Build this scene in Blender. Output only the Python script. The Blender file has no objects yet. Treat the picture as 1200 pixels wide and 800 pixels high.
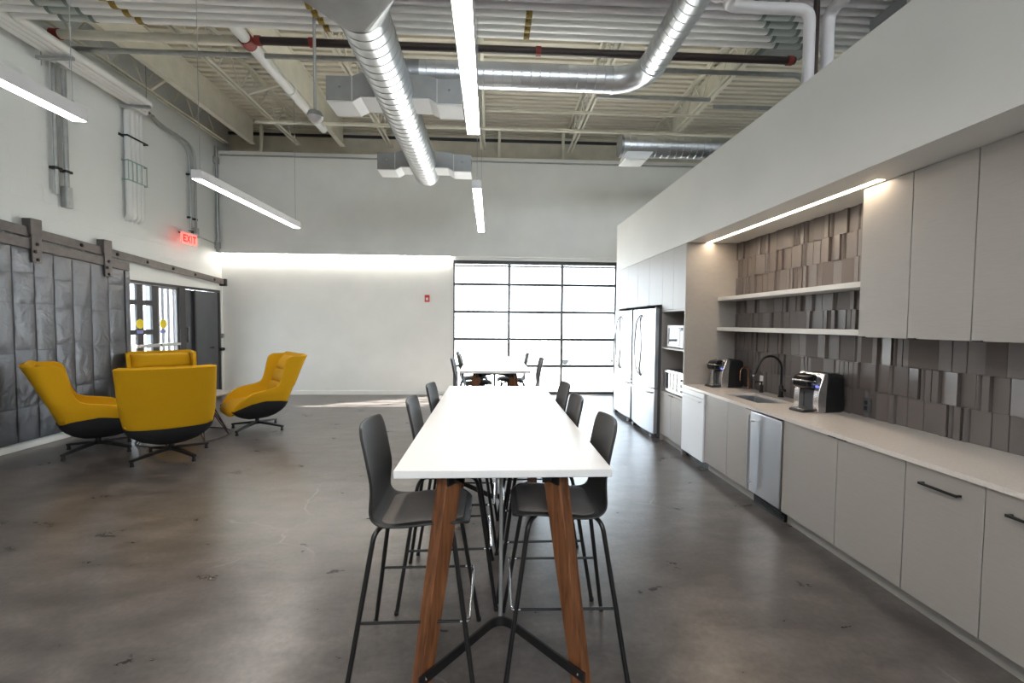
import bpy, bmesh, math, random
from mathutils import Vector, Matrix
random.seed(7)
PI = math.pi
S = bpy.context.scene
COL = S.collection

# ------------------------------------------------------------------ helpers
class MB:
    """collects shapes and links them as ONE mesh object"""
    def __init__(s): s.v = []; s.f = []
    def add(s, vs, fs, M=None):
        o = len(s.v)
        for p in vs:
            p = Vector(p); s.v.append(tuple(M @ p if M else p))
        s.f += [tuple(i + o for i in f) for f in fs]; return s
    def box(s, x0, x1, y0, y1, z0, z1, M=None):
        vs = [(x, y, z) for z in (z0, z1) for y in (y0, y1) for x in (x0, x1)]
        return s.add(vs, [(0,2,3,1),(4,5,7,6),(0,1,5,4),(2,6,7,3),(0,4,6,2),(1,3,7,5)], M)
    def bar(s, a, b, w, h, up=(0,0,1), M=None):
        """rectangular bar from a to b; w across, h along up"""
        a = Vector(a); b = Vector(b); d = (b-a).normalized(); u = Vector(up)
        r = d.cross(u).normalized(); u = r.cross(d).normalized()
        vs = [p + r*sx*w/2 + u*sz*h/2 for p in (a, b) for sx, sz in ((-1,-1),(1,-1),(1,1),(-1,1))]
        return s.add(vs, [(3,2,1,0),(4,5,6,7),(0,1,5,4),(1,2,6,5),(2,3,7,6),(3,0,4,7)], M)
    def tube(s, pts, r, n=10, closed=False, M=None, caps=True):
        pts = [Vector(p) for p in pts]; k = len(pts)
        rr = r if isinstance(r, (list, tuple)) else [r]*k
        vs = []; fs = []; prev = None
        for i, p in enumerate(pts):
            if closed: t = pts[(i+1) % k] - pts[i-1]
            else: t = pts[min(i+1, k-1)] - pts[max(i-1, 0)]
            t.normalize()
            if prev is None:
                a = Vector((0,0,1)) if abs(t.z) < .9 else Vector((1,0,0))
                u = t.cross(a).normalized()
            else:
                u = (prev - t*prev.dot(t)).normalized()
            prev = u; w = t.cross(u)
            for j in range(n):
                an = 2*PI*j/n; vs.append(p + (u*math.cos(an) + w*math.sin(an))*rr[i])
        m = k if closed else k-1
        for i in range(m):
            for j in range(n):
                a = i*n+j; b = i*n+(j+1) % n; c = ((i+1) % k)*n+(j+1) % n; d = ((i+1) % k)*n+j
                fs.append((a, b, c, d))
        if not closed and caps:
            fs.append(tuple(range(n))[::-1]); fs.append(tuple((k-1)*n+j for j in range(n)))
        return s.add(vs, fs, M)
    def cyl(s, a, b, r, n=16, M=None): return s.tube([a, b], r, n, M=M)
    def lathe(s, prof, n=24, M=None, a0=0):
        """profile of (r,z) turned about z"""
        vs = []; fs = []; k = len(prof)
        for r, z in prof:
            for j in range(n):
                an = a0 + 2*PI*j/n; vs.append((r*math.cos(an), r*math.sin(an), z))
        for i in range(k-1):
            for j in range(n):
                fs.append((i*n+j, i*n+(j+1) % n, (i+1)*n+(j+1) % n, (i+1)*n+j))
        fs.append(tuple(range(n))[::-1]); fs.append(tuple((k-1)*n+j for j in range(n)))
        return s.add(vs, fs, M)
    def prism(s, poly, axis, a, b, M=None):
        """poly of 2-D points extruded along an axis from a to b; axis x: (y,z), y: (x,z), z: (x,y)"""
        def q(p, t): return {'x': (t, p[0], p[1]), 'y': (p[0], t, p[1]), 'z': (p[0], p[1], t)}[axis]
        n = len(poly); vs = [q(p, a) for p in poly] + [q(p, b) for p in poly]
        fs = [tuple(range(n))[::-1], tuple(range(n, 2*n))] + [(i, (i+1) % n, n+(i+1) % n, n+i) for i in range(n)]
        return s.add(vs, fs, M)
    def loft(s, rings, cap0=True, cap1=True, closed=True, M=None):
        n = len(rings[0]); vs = [p for r in rings for p in r]; fs = []
        for i in range(len(rings)-1):
            for j in range(n if closed else n-1):
                fs.append((i*n+j, i*n+(j+1) % n, (i+1)*n+(j+1) % n, (i+1)*n+j))
        if closed and cap0: fs.append(tuple(range(n))[::-1])
        if closed and cap1: fs.append(tuple((len(rings)-1)*n+j for j in range(n)))
        return s.add(vs, fs, M)
    def build(s, name, mat, parent=None, bevel=0, seg=2, smooth=True, angle=35, subd=0, solid=0, offset=-1, fix=True):
        me = bpy.data.meshes.new(name); me.from_pydata(s.v, [], s.f); me.update()
        if fix:
            bm = bmesh.new(); bm.from_mesh(me); bmesh.ops.recalc_face_normals(bm, faces=bm.faces); bm.to_mesh(me); bm.free()
        me.materials.append(mat)
        o = bpy.data.objects.new(name, me); COL.objects.link(o)
        if smooth:
            me.polygons.foreach_set('use_smooth', [True]*len(me.polygons))
            if not subd: me.set_sharp_from_angle(angle=math.radians(angle))
        if solid:
            m = o.modifiers.new('solid', 'SOLIDIFY'); m.thickness = solid; m.offset = offset
        if bevel:
            m = o.modifiers.new('bevel', 'BEVEL'); m.width = bevel; m.segments = seg; m.limit_method = 'ANGLE'; m.angle_limit = math.radians(40)
        if subd:
            m = o.modifiers.new('subd', 'SUBSURF'); m.levels = subd; m.render_levels = subd
        if parent: o.parent = parent
        return o

def tag(o, label=None, cat=None, group=None, kind=None):
    if label: o['label'] = label
    if cat: o['category'] = cat
    if group: o['group'] = group
    if kind: o['kind'] = kind
    return o
def thing(name, label, cat, loc=(0,0,0), rz=0, group=None):
    o = bpy.data.objects.new(name, None); COL.objects.link(o)
    o.empty_display_size = .1; o.location = loc; o.rotation_euler = (0, 0, rz)
    return tag(o, label, cat, group)
def struct(mb, name, mat, **k):
    return tag(mb.build(name, mat, **k), kind='structure')
def copy_tree(o, parent=None):
    c = o.copy(); COL.objects.link(c); c.parent = parent
    for ch in o.children: copy_tree(ch, c)
    return c
def arc(cx, cy, r, a0, a1, n):
    return [(cx + r*math.cos(math.radians(a0+(a1-a0)*i/n)), cy + r*math.sin(math.radians(a0+(a1-a0)*i/n))) for i in range(n+1)]
def smoothpath(pts, n=6, rad=.1):
    """polyline with rounded corners"""
    pts = [Vector(p) for p in pts]; out = [pts[0]]
    for i in range(1, len(pts)-1):
        a = (pts[i-1]-pts[i]); b = (pts[i+1]-pts[i])
        r = min(rad, a.length*.49, b.length*.49); a = pts[i]+a.normalized()*r; b = pts[i]+b.normalized()*r
        for k in range(n+1):
            t = k/n; out.append(a*(1-t)**2 + pts[i]*2*t*(1-t) + b*t*t)
    return out + [pts[-1]]
def lerp_tab(tab, z):
    for (z0, *a), (z1, *b) in zip(tab, tab[1:]):
        if z <= z1:
            t = max(0, (z-z0)/(z1-z0)); return [p+(q-p)*t for p, q in zip(a, b)]
    return list(tab[-1][1:])

# ------------------------------------------------------------------ materials
def mat(name, col, rough=.5, metal=0, var=0, scale=8, stretch=(1,1,1), bump=0, bscale=None, rvar=0, emit=None, estr=0, spec=.5, coat=0, detail=4):
    m = bpy.data.materials.new(name); m.use_nodes = True; nt = m.node_tree; N = nt.nodes; L = nt.links
    b = N['Principled BSDF']
    b.inputs['Base Color'].default_value = (*col, 1); b.inputs['Roughness'].default_value = rough
    b.inputs['Metallic'].default_value = metal; b.inputs['Specular IOR Level'].default_value = spec
    b.inputs['Coat Weight'].default_value = coat
    if emit: b.inputs['Emission Color'].default_value = (*emit, 1); b.inputs['Emission Strength'].default_value = estr
    if var or bump or rvar:
        tc = N.new('ShaderNodeTexCoord'); mp = N.new('ShaderNodeMapping'); mp.inputs['Scale'].default_value = stretch
        L.new(tc.outputs['Object'], mp.inputs['Vector'])
        nz = N.new('ShaderNodeTexNoise'); nz.inputs['Scale'].default_value = scale; nz.inputs['Detail'].default_value = detail
        L.new(mp.outputs[0], nz.inputs['Vector'])
        if var:
            r = N.new('ShaderNodeValToRGB'); r.color_ramp.elements[0].position = .3; r.color_ramp.elements[1].position = .7
            r.color_ramp.elements[0].color = (*[max(0, c*(1-var)) for c in col], 1); r.color_ramp.elements[1].color = (*[min(1, c*(1+var)) for c in col], 1)
            L.new(nz.outputs['Fac'], r.inputs[0]); L.new(r.outputs[0], b.inputs['Base Color'])
        if rvar:
            mr = N.new('ShaderNodeMapRange'); mr.inputs[1].default_value = .3; mr.inputs[2].default_value = .7
            mr.inputs[3].default_value = rough-rvar; mr.inputs[4].default_value = rough+rvar
            L.new(nz.outputs['Fac'], mr.inputs[0]); L.new(mr.outputs[0], b.inputs['Roughness'])
        if bump:
            n2 = nz
            if bscale:
                n2 = N.new('ShaderNodeTexNoise'); n2.inputs['Scale'].default_value = bscale; n2.inputs['Detail'].default_value = detail
                L.new(mp.outputs[0], n2.inputs['Vector'])
            bp = N.new('ShaderNodeBump'); bp.inputs['Strength'].default_value = bump; bp.inputs['Distance'].default_value = .02
            L.new(n2.outputs['Fac'], bp.inputs['Height']); L.new(bp.outputs[0], b.inputs['Normal'])
    return m
def emission(name, col, strength):
    m = bpy.data.materials.new(name); m.use_nodes = True; nt = m.node_tree; nt.nodes.clear()
    e = nt.nodes.new('ShaderNodeEmission'); e.inputs[0].default_value = (*col, 1); e.inputs[1].default_value = strength
    o = nt.nodes.new('ShaderNodeOutputMaterial'); nt.links.new(e.outputs[0], o.inputs[0]); return m

M = {}
M['white_paint'] = mat('white_paint', (.82,.82,.785), .55, var=.03, scale=2, bump=.05, bscale=60)
M['bulk_paint'] = mat('bulk_paint', (.63,.625,.61), .5, var=.02, scale=2)
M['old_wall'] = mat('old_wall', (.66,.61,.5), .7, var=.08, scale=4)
M['cream_steel'] = mat('cream_steel', (.74,.71,.60), .5, var=.06, scale=5)
M['deck'] = mat('deck', (.72,.68,.57), .5, var=.07, scale=1.5, stretch=(.3,3,1))
M['pipe_white'] = mat('pipe_white', (.63,.61,.625), .33, var=.04, scale=3)
M['wall_pipe'] = mat('wall_pipe', (.8,.8,.78), .4)
M['black_pipe'] = mat('black_pipe', (.035,.022,.02), .4)
M['red_fitting'] = mat('red_fitting', (.25,.03,.02), .45)
M['gray_conduit'] = mat('gray_conduit', (.42,.43,.42), .4, metal=.6, var=.1)
M['coupling'] = mat('coupling', (.22,.26,.24), .5, metal=.3)
M['sleeve'] = mat('sleeve', (.46,.5,.47), .5, metal=.2)
M['yellow_tag'] = mat('yellow_tag', (.28,.19,.03), .5, var=.5, scale=60)
M['galv'] = mat('galv', (.6,.62,.64), .33, metal=1, var=.05, scale=3)
M['galv_dull'] = mat('galv_dull', (.33,.34,.345), .48, metal=.85, var=.08, scale=6)
M['grille_white'] = mat('grille_white', (.8,.8,.8), .5)
M['lamp_body'] = mat('lamp_body', (.62,.6,.6), .4)
M['lamp_glow'] = emission('lamp_glow', (1,.93,.86), 37)
M['led_warm'] = emission('led_warm', (1,.8,.58), 30)
M['led_cove'] = emission('led_cove', (1,.94,.86), 46)
M['cable'] = mat('cable', (.4,.4,.4), .5)
M['dark_frame'] = mat('dark_frame', (.035,.033,.035), .45)
M['alu_frame'] = mat('alu_frame', (.16,.155,.155), .45, metal=.3)
M['dark_door'] = mat('dark_door', (.075,.08,.09), .45, var=.1, scale=3)
M['rail_brown'] = mat('rail_brown', (.11,.095,.088), .5, metal=.3, var=.2, scale=10)
M['yellow_fabric'] = mat('yellow_fabric', (.52,.275,.004), .85, var=.07, scale=250, bump=.15, bscale=400, spec=.2)
M['black_shell'] = mat('black_shell', (.018,.018,.02), .8, var=.2, scale=300, spec=.3)
M['black_metal'] = mat('black_metal', (.014,.013,.013), .35, metal=.2)
M['chrome'] = mat('chrome', (.55,.55,.56), .22, metal=1)
M['stool_shell'] = mat('stool_shell', (.03,.028,.027), .55, var=.08, scale=40, spec=.4)
M['stool_pad'] = mat('stool_pad', (.125,.11,.10), .8, var=.1, scale=200, bump=.1, bscale=300)
M['table_top'] = mat('table_top', (.80,.785,.78), .28)
M['laminate'] = mat('laminate', (.345,.32,.298), .42, var=.045, scale=14, stretch=(2,1,30), detail=6)
M['laminate_v'] = mat('laminate_v', (.345,.32,.298), .42, var=.03, scale=14, stretch=(1,30,2), detail=6)
M['cab_inner'] = mat('cab_inner', (.3,.285,.27), .6)
M['toe'] = mat('toe', (.3,.285,.265), .5)
M['quartz'] = mat('quartz', (.68,.63,.59), .18, var=.04, scale=60)
M['tile'] = mat('tile', (.13,.112,.106), .36)
M['steel'] = mat('steel', (.62,.63,.66), .3, metal=1)
M['steel_side'] = mat('steel_side', (.12,.12,.125), .45, metal=.3)
M['white_appliance'] = mat('white_appliance', (.84,.86,.9), .3)
M['black_plastic'] = mat('black_plastic', (.012,.012,.013), .4)
M['gloss_black'] = mat('gloss_black', (.01,.01,.012), .12)
M['silver_plastic'] = mat('silver_plastic', (.62,.6,.59), .22, metal=.85)
M['gray_plastic'] = mat('gray_plastic', (.09,.093,.1), .4)
M['blue_glow'] = mat('blue_glow', (.05,.05,.3), .4, emit=(.15,.2,1), estr=1.2)
M['copper'] = mat('copper', (.5,.25,.15), .25, metal=1)
M['fau_black'] = mat('fau_black', (.018,.018,.018), .28, metal=.4)
M['outlet'] = mat('outlet', (.7,.7,.7), .4)
M['dark_glass'] = mat('dark_glass', (.02,.022,.025), .06, coat=.5)
M['gray_top'] = mat('gray_top', (.22,.205,.195), .4)
M['bronze_wire'] = mat('bronze_wire', (.06,.035,.03), .35, metal=.5)
M['red_box'] = mat('red_box', (.55,.03,.02), .4)
M['exit_glow'] = mat('exit_glow', (.9,.25,.22), .3, emit=(1,.16,.13), estr=1.1)
M['exit_letter'] = mat('exit_letter', (.5,.02,.02), .4, emit=(.8,.02,.02), estr=.5)
M['sticker'] = mat('sticker', (.8,.62,.02), .5)
M['sticker_blue'] = mat('sticker_blue', (.2,.22,.5), .5)
M['paving'] = mat('paving', (.62,.6,.57), .8, var=.1, scale=1)
M['ribbed'] = mat('ribbed', (.13,.13,.14), .6)
M['car_paint'] = mat('car_paint', (.62,.66,.72), .3, coat=.5)
M['rubber'] = mat('rubber', (.22,.22,.22), .7)
M['teal_glass'] = mat('teal_glass', (.25,.36,.37), .1)
M['green_wire'] = mat('green_wire', (.3,.45,.4), .5)

# walnut
m = mat('walnut', (.23,.085,.032), .38); nt = m.node_tree; N = nt.nodes; L = nt.links
tc = N.new('ShaderNodeTexCoord'); mp = N.new('ShaderNodeMapping'); mp.inputs['Scale'].default_value = (22,22,1.3)
nz = N.new('ShaderNodeTexNoise'); nz.inputs['Scale'].default_value = 2.2; nz.inputs['Detail'].default_value = 6; nz.inputs['Distortion'].default_value = .6
r = N.new('ShaderNodeValToRGB'); r.color_ramp.elements[0].color = (.105,.036,.014,1); r.color_ramp.elements[1].color = (.26,.105,.042,1)
r.color_ramp.elements[0].position = .33; r.color_ramp.elements[1].position = .7
L.new(tc.outputs['Object'], mp.inputs[0]); L.new(mp.outputs[0], nz.inputs[0]); L.new(nz.outputs[0], r.inputs[0]); L.new(r.outputs[0], N['Principled BSDF'].inputs[0]); M['walnut'] = m

# polished concrete floor
m = mat('concrete', (.1,.09,.085), .3, spec=.7); nt = m.node_tree; N = nt.nodes; L = nt.links; B = N['Principled BSDF']
tc = N.new('ShaderNodeTexCoord')
def noise(sc, det=5, dist=0, stretch=None):
    n = N.new('ShaderNodeTexNoise'); n.inputs['Scale'].default_value = sc; n.inputs['Detail'].default_value = det; n.inputs['Distortion'].default_value = dist
    n.inputs['Roughness'].default_value = .6
    if stretch:
        q = N.new('ShaderNodeMapping'); q.inputs['Scale'].default_value = stretch; L.new(tc.outputs['Object'], q.inputs[0]); L.new(q.outputs[0], n.inputs['Vector'])
    else: L.new(tc.outputs['Object'], n.inputs['Vector'])
    return n
n1 = noise(.55, 4, .4); n2 = noise(2.6, 9, .2, (1,1.9,1)); n3 = noise(30, 5)
def ramp(src, p0, c0, p1, c1):
    q = N.new('ShaderNodeValToRGB'); q.color_ramp.elements[0].position = p0; q.color_ramp.elements[1].position = p1
    q.color_ramp.elements[0].color = (*c0, 1); q.color_ramp.elements[1].color = (*c1, 1); L.new(src, q.inputs[0]); return q.outputs[0]
c1 = ramp(n1.outputs[0], .32, (.088,.076,.071), .68, (.128,.115,.109))
c2 = ramp(n2.outputs[0], .32, (.58,.57,.565), .70, (1.36,1.35,1.34))
c3 = ramp(n3.outputs[0], .3, (.8,.8,.8), .7, (1.15,1.15,1.15))
def mul(a, b):
    q = N.new('ShaderNodeMix'); q.data_type = 'RGBA'; q.blend_type = 'MULTIPLY'; q.inputs[0].default_value = 1
    L.new(a, q.inputs[6]); L.new(b, q.inputs[7]); return q.outputs[2]
cc = mul(mul(c1, c2), c3)
wv = N.new('ShaderNodeMapping'); nd = noise(1.6, 3)
mixv = N.new('ShaderNodeVectorMath'); mixv.operation = 'SCALE'; mixv.inputs['Scale'].default_value = .35; L.new(nd.outputs['Color'], mixv.inputs[0])
addv = N.new('ShaderNodeVectorMath'); addv.operation = 'ADD'; L.new(tc.outputs['Object'], addv.inputs[0]); L.new(mixv.outputs[0], addv.inputs[1])
vo = N.new('ShaderNodeTexVoronoi'); vo.feature = 'DISTANCE_TO_EDGE'; vo.inputs['Scale'].default_value = .42; L.new(addv.outputs[0], vo.inputs['Vector'])
ck = ramp(vo.outputs['Distance'], 0, (1,1,1), .0035, (0,0,0))
nk = noise(.9, 2); kk = ramp(nk.outputs[0], .52, (0,0,0), .62, (.55,.55,.55))
cm = mul(ck, kk)
fin = N.new('ShaderNodeMix'); fin.data_type = 'RGBA'; L.new(cm, fin.inputs[0]); L.new(cc, fin.inputs[6]); fin.inputs[7].default_value = (.3,.27,.25,1)
L.new(fin.outputs[2], B.inputs[0])
mr = N.new('ShaderNodeMapRange'); mr.inputs[1].default_value = .3; mr.inputs[2].default_value = .7; mr.inputs[3].default_value = .27; mr.inputs[4].default_value = .31
L.new(n2.outputs[0], mr.inputs[0]); L.new(mr.outputs[0], B.inputs['Roughness'])
bp = N.new('ShaderNodeBump'); bp.inputs['Strength'].default_value = .03; bp.inputs['Distance'].default_value = .01; L.new(n2.outputs[0], bp.inputs['Height']); M['concrete'] = m

# painted block wall (left)
m = mat('block_wall', (.73,.745,.72), .5); nt = m.node_tree; N = nt.nodes; L = nt.links
tc = N.new('ShaderNodeTexCoord'); sx = N.new('ShaderNodeSeparateXYZ'); cx = N.new('ShaderNodeCombineXYZ')
L.new(tc.outputs['Object'], sx.inputs[0]); L.new(sx.outputs[1], cx.inputs[0]); L.new(sx.outputs[2], cx.inputs[1])
bk = N.new('ShaderNodeTexBrick'); bk.inputs['Scale'].default_value = 1; bk.inputs['Brick Width'].default_value = .41; bk.inputs['Row Height'].default_value = .205
bk.inputs['Mortar Size'].default_value = .008; bk.inputs['Mortar Smooth'].default_value = .6; L.new(cx.outputs[0], bk.inputs[0])
nz = N.new('ShaderNodeTexNoise'); nz.inputs['Scale'].default_value = 6; L.new(tc.outputs['Object'], nz.inputs[0])
ad = N.new('ShaderNodeMath'); ad.operation = 'MULTIPLY_ADD'; ad.inputs[1].default_value = -.5; L.new(bk.outputs['Fac'], ad.inputs[0]); L.new(nz.outputs[0], ad.inputs[2])
bp = N.new('ShaderNodeBump'); bp.inputs['Strength'].default_value = .22; bp.inputs['Distance'].default_value = .012; L.new(ad.outputs[0], bp.inputs['Height']); L.new(bp.outputs[0], N['Principled BSDF'].inputs['Normal'])
M['block_wall'] = m

# crinkled tin cladding
m = mat('tin', (.115,.118,.127), .37, metal=.6, var=.18, scale=2, rvar=.06); nt = m.node_tree; N = nt.nodes; L = nt.links
tc = N.new('ShaderNodeTexCoord')
a = N.new('ShaderNodeTexNoise'); a.inputs['Scale'].default_value = 4.5; a.inputs['Detail'].default_value = 5; a.inputs['Distortion'].default_value = 1.2
L.new(tc.outputs['Object'], a.inputs[0])
bp = N.new('ShaderNodeBump'); bp.inputs['Strength'].default_value = .4; bp.inputs['Distance'].default_value = .04; L.new(a.outputs[0], bp.inputs['Height']); L.new(bp.outputs[0], N['Principled BSDF'].inputs['Normal'])
M['tin'] = m

# clear window glass (thin pane)
m = bpy.data.materials.new('clear_glass'); m.use_nodes = True; nt = m.node_tree; nt.nodes.clear()
t = nt.nodes.new('ShaderNodeBsdfTransparent'); t.inputs[0].default_value = (.96,.98,.98,1)
g = nt.nodes.new('ShaderNodeBsdfGlossy'); g.inputs['Roughness'].default_value = .02
x = nt.nodes.new('ShaderNodeMixShader'); x.inputs[0].default_value = .06; o = nt.nodes.new('ShaderNodeOutputMaterial')
nt.links.new(t.outputs[0], x.inputs[1]); nt.links.new(g.outputs[0], x.inputs[2]); nt.links.new(x.outputs[0], o.inputs[0]); M['glass'] = m

# ------------------------------------------------------------------ shell of the room
XL, YF, YB, XR, ZD = -6.08, 10.32, -5.0, 7.5, 6.15
struct(MB().box(XL-.4, XR+.3, YB-.3, YF+.45, -.2, 0), 'floor', M['concrete'], smooth=False)

# corrugated steel deck
pr = []; y = YB-.2; p = .152
while y < YF+.5:
    pr += [(y, ZD+.045), (y+.05, ZD+.045), (y+.068, ZD), (y+.134, ZD)]; y += p
rings = [[(xx, a, b) for a, b in pr] for xx in (XL-.3, XR+.3)]
struct(MB().loft(rings, closed=False), 'ceiling', M['deck'], smooth=False, fix=False, solid=.03, offset=0)

# left wall with the opening (y 6.9..10.16, z 0..2.37)
OY0, OY1, OZ = 6.9, 10.26, 2.37
w = MB().box(XL-.3, XL, YB, OY0, 0, 6.3).box(XL-.3, XL, OY1, YF+.45, 0, 6.3).box(XL-.3, XL, OY0, OY1, OZ, 6.3)
struct(w, 'wall_left', M['block_wall'], smooth=False)
# far wall: lower recessed part, furred upper part with a soffit
WX0, WX1, WZ = -.87, 2.96, 3.13
w = MB().box(XL, WX0, YF, YF+.15, 0, 3.2).box(WX1, XR, YF, YF+.15, 0, 3.2).box(XL, XR, YF-.13, YF+.15, 3.2, 5.44).box(WX0, WX1, YF-.02, YF+.15, WZ, 3.2)
struct(w, 'wall_far', M['white_paint'], smooth=False)
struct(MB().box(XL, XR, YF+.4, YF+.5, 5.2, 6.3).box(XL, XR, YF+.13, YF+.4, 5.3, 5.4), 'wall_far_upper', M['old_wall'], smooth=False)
struct(MB().box(XL, XR, YF+.34, YF+.4, 6.0, 6.05), 'trim_1', M['dark_frame'], smooth=False)
struct(MB().box(XR, XR+.2, YB, YF+.5, 0, 6.3), 'wall_right', M['white_paint'], smooth=False)
struct(MB().box(XL-.3, XR+.2, YB-.2, YB, 0, 3.6).box(XL-.3, XR+.2, YB-.2, YB, 5.7, 6.3).box(XL-.3, -2.6, YB-.2, YB, 3.6, 5.7).box(6.4, XR+.2, YB-.2, YB, 3.6, 5.7), 'wall_back', M['white_paint'], smooth=False)
# unseen clerestory behind the viewer, added to let in fill light
w2 = thing('added_window', None, None, (0, YB-.1, 0)); w2['kind'] = 'structure'
for x in (-2.6, -.8, 1.0, 2.8, 4.6, 6.34): MB().box(x, x+.06, -.04, .04, 3.6, 5.7).build('mullion', M['dark_frame'], w2, bevel=.004)
MB().box(-2.6, 6.4, -.04, .04, 3.6, 3.66).box(-2.6, 6.4, -.04, .04, 5.64, 5.7).build('window_frame', M['dark_frame'], w2, bevel=.004)
struct(MB().box(XL, WX0-.02, YF-.018, YF, 0, .1), 'baseboard_far', M['white_paint'], bevel=.004)
struct(MB().box(XL, XL+.06, YB, OY0+.1, 0, .105), 'baseboard_left', M['white_paint'], bevel=.006)
# kitchen box: back wall, end return, bulkhead above
XC, XW, KY = 2.474, 3.18, 8.63
struct(MB().box(XW, XW+.06, -2.0, KY, 0, 2.72).box(XC, XW, KY-.2, KY, 0, 2.72), 'wall_kitchen', M['bulk_paint'], smooth=False)
bh = MB().prism([(XC, 2.72), (XC, 3.605), (XW+.06, 3.605), (XW+.06, 2.72), (2.80, 2.72), (2.80, 2.76), (2.735, 2.76), (2.735, 2.72)], 'y', 3.04, 5.55)
bh.box(XC, XW+.06, -2.0, 3.04, 2.72, 3.605).box(XC, XW+.06, 5.55, KY, 2.72, 3.605)
struct(bh, 'ceiling_bulkhead', M['bulk_paint'], smooth=False)
led = MB().box(2.738, 2.797, 3.045, 5.545, 2.735, 2.757).build('led_strip_light', M['led_warm'], smooth=False)
tag(led, 'warm LED strip recessed in the bulkhead above the floating shelves', 'strip light')
cove = MB().box(XL+.05, WX0-.05, YF-.085, YF-.045, 3.186, 3.2).build('cove_light', M['led_cove'], smooth=False)
tag(cove, 'long cove light under the upper wall ledge, washing the pale far wall', 'cove light')

# ------------------------------------------------------------------ glazed overhead door = window_1
win = thing('window_1', None, None, (0, YF, 0)); win['kind'] = 'structure'
mx = [WX0, .426, 1.672, WX1]; mz = [0.0, .656, 1.284, 1.922, 2.561, 3.06]
fr = MB().box(WX0, WX1, -.03, .1, 3.05, 3.13)
fr.box(WX0, WX0+.035, -.01, .06, 0, 3.05).box(WX1-.035, WX1, -.01, .06, 0, 3.05)
fr.build('window_head', M['dark_frame'], win, bevel=.004)
for z in mz[:-1]:
    MB().box(WX0+.035, WX1-.035, .0, .05, z+(-.008 if z else .004), z+(.05 if z else .07)).build('rail', M['dark_frame'], win, bevel=.003)
for x in mx[1:-1]:
    MB().box(x-.03, x+.03, -.012, .048, .02, 3.05).build('mullion', M['alu_frame'], win, bevel=.003)
MB().box(WX0+.04, WX1-.04, .0, .04, 2.985, 3.03).build('shade_roll', M['lamp_body'], win, bevel=.004)
for i in range(3):
    for j in range(5):
        MB().box(mx[i]+.02, mx[i+1]-.02, .022, .028, mz[j]+.03, mz[j+1]+.02).build('pane', M['glass'], win, smooth=False)
# ------------------------------------------------------------------ entrance doors in the left opening
DX = XL-.06
t1 = MB().box(DX-.05, DX+.05, OY0, OY1, OZ-.05, OZ).box(DX-.05, DX+.05, 8.96, 9.13, 0, OZ-.05).box(DX-.05, DX+.05, OY1-.06, OY1, 0, OZ-.05).box(DX-.05, DX+.05, OY0, OY0+.05, 0, OZ-.05)
struct(t1, 'trim_2', M['dark_frame'], bevel=.004)
d1 = thing('door_1', None, None, (DX, 7.15, 0)); d1['kind'] = 'structure'
ys = [.0, .13, .36, .445, .645, .725, .90, .915, 1.135, 1.26]
zs = [(.22,.46), (.54,.93), (1.02,1.43), (1.52,1.95), (2.04,2.30)]
g = MB(); cols = [(.10,.44), (.55,.795), (.94,1.146)]
solid_y = [(0,.10), (.44,.55), (.795,.94), (1.146,1.27)]
for a, b in solid_y: g.box(-.022, .022, a, b, .01, 2.315)
zz = [.01] + [q for pz in zs for q in pz] + [2.315]
for k in range(0, len(zz), 2):
    for a, b in cols: g.box(-.02, .02, a, b, zz[k], zz[k+1])
g.build('door_leaf', M['dark_frame'], d1, bevel=.004)
for a, b in cols:
    for z0, z1 in zs: MB().box(-.004, .004, a, b, z0, z1).build('pane', M['glass'], d1, smooth=False)
MB().box(.03, .075, .72, 1.25, 1.2, 1.26).box(.02, .04, .8, .86, 1.2, 1.26).box(.02, .04, 1.14, 1.2, 1.2, 1.26).build('push_bar', M['silver_plastic'], d1, bevel=.008)
MB().lathe([(.085,0), (.085,.004)], 24, M=Matrix.Translation((.026, .85, 1.62)) @ Matrix.Rotation(PI/2, 4, 'Y')).build('sticker', M['sticker'], d1)
MB().box(.022, .026, .78, .92, 1.45, 1.51).build('label_strip', M['sticker_blue'], d1)
d2 = thing('door_2', None, None, (DX, 8.43, 0)); d2['kind'] = 'structure'
g = MB().box(-.022,.022,0,.035,.01,2.315).box(-.022,.022,.485,.52,.01,2.315).box(-.022,.022,.035,.485,.01,.2).box(-.022,.022,.035,.485,2.28,2.315)
g.build('door_leaf', M['alu_frame'], d2, bevel=.004)
MB().box(-.004,.004,.035,.485,.2,2.28).build('pane', M['glass'], d2, smooth=False)
MB().box(.03,.075,.03,.51,1.2,1.26).box(.02,.04,.0,.035,1.2,1.26).box(.02,.04,.485,.515,1.2,1.26).build('push_bar', M['silver_plastic'], d2, bevel=.008)
MB().lathe([(.085,0), (.085,.004)], 24, M=Matrix.Translation((.008,.14,1.62)) @ Matrix.Rotation(PI/2, 4, 'Y')).build('sticker', M['sticker'], d2)
MB().box(.005,.010,.06,.2,1.45,1.51).build('label_strip', M['sticker_blue'], d2)
d3 = thing('door_3', None, None, (DX, 9.13, 0)); d3['kind'] = 'structure'
g = MB().box(-.03,.03,.32,1.07,.01,2.31).box(-.03,-.01,.0,.32,.01,2.31)
g.build('door_leaf', M['dark_door'], d3, bevel=.004)
MB().box(.03,.05,.27,.32,.01,2.31).build('edge_strip', M['dark_frame'], d3)
MB().cyl((.03,.85,1.1),(.06,.85,1.1),.025).box(.05,.065,.74,.86,1.09,1.11).build('handle', M['black_metal'], d3)
MB().box(-.01,.03,.10,.13,1.25,1.55).build('pull_handle', M['alu_frame'], d3, bevel=.005)
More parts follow.
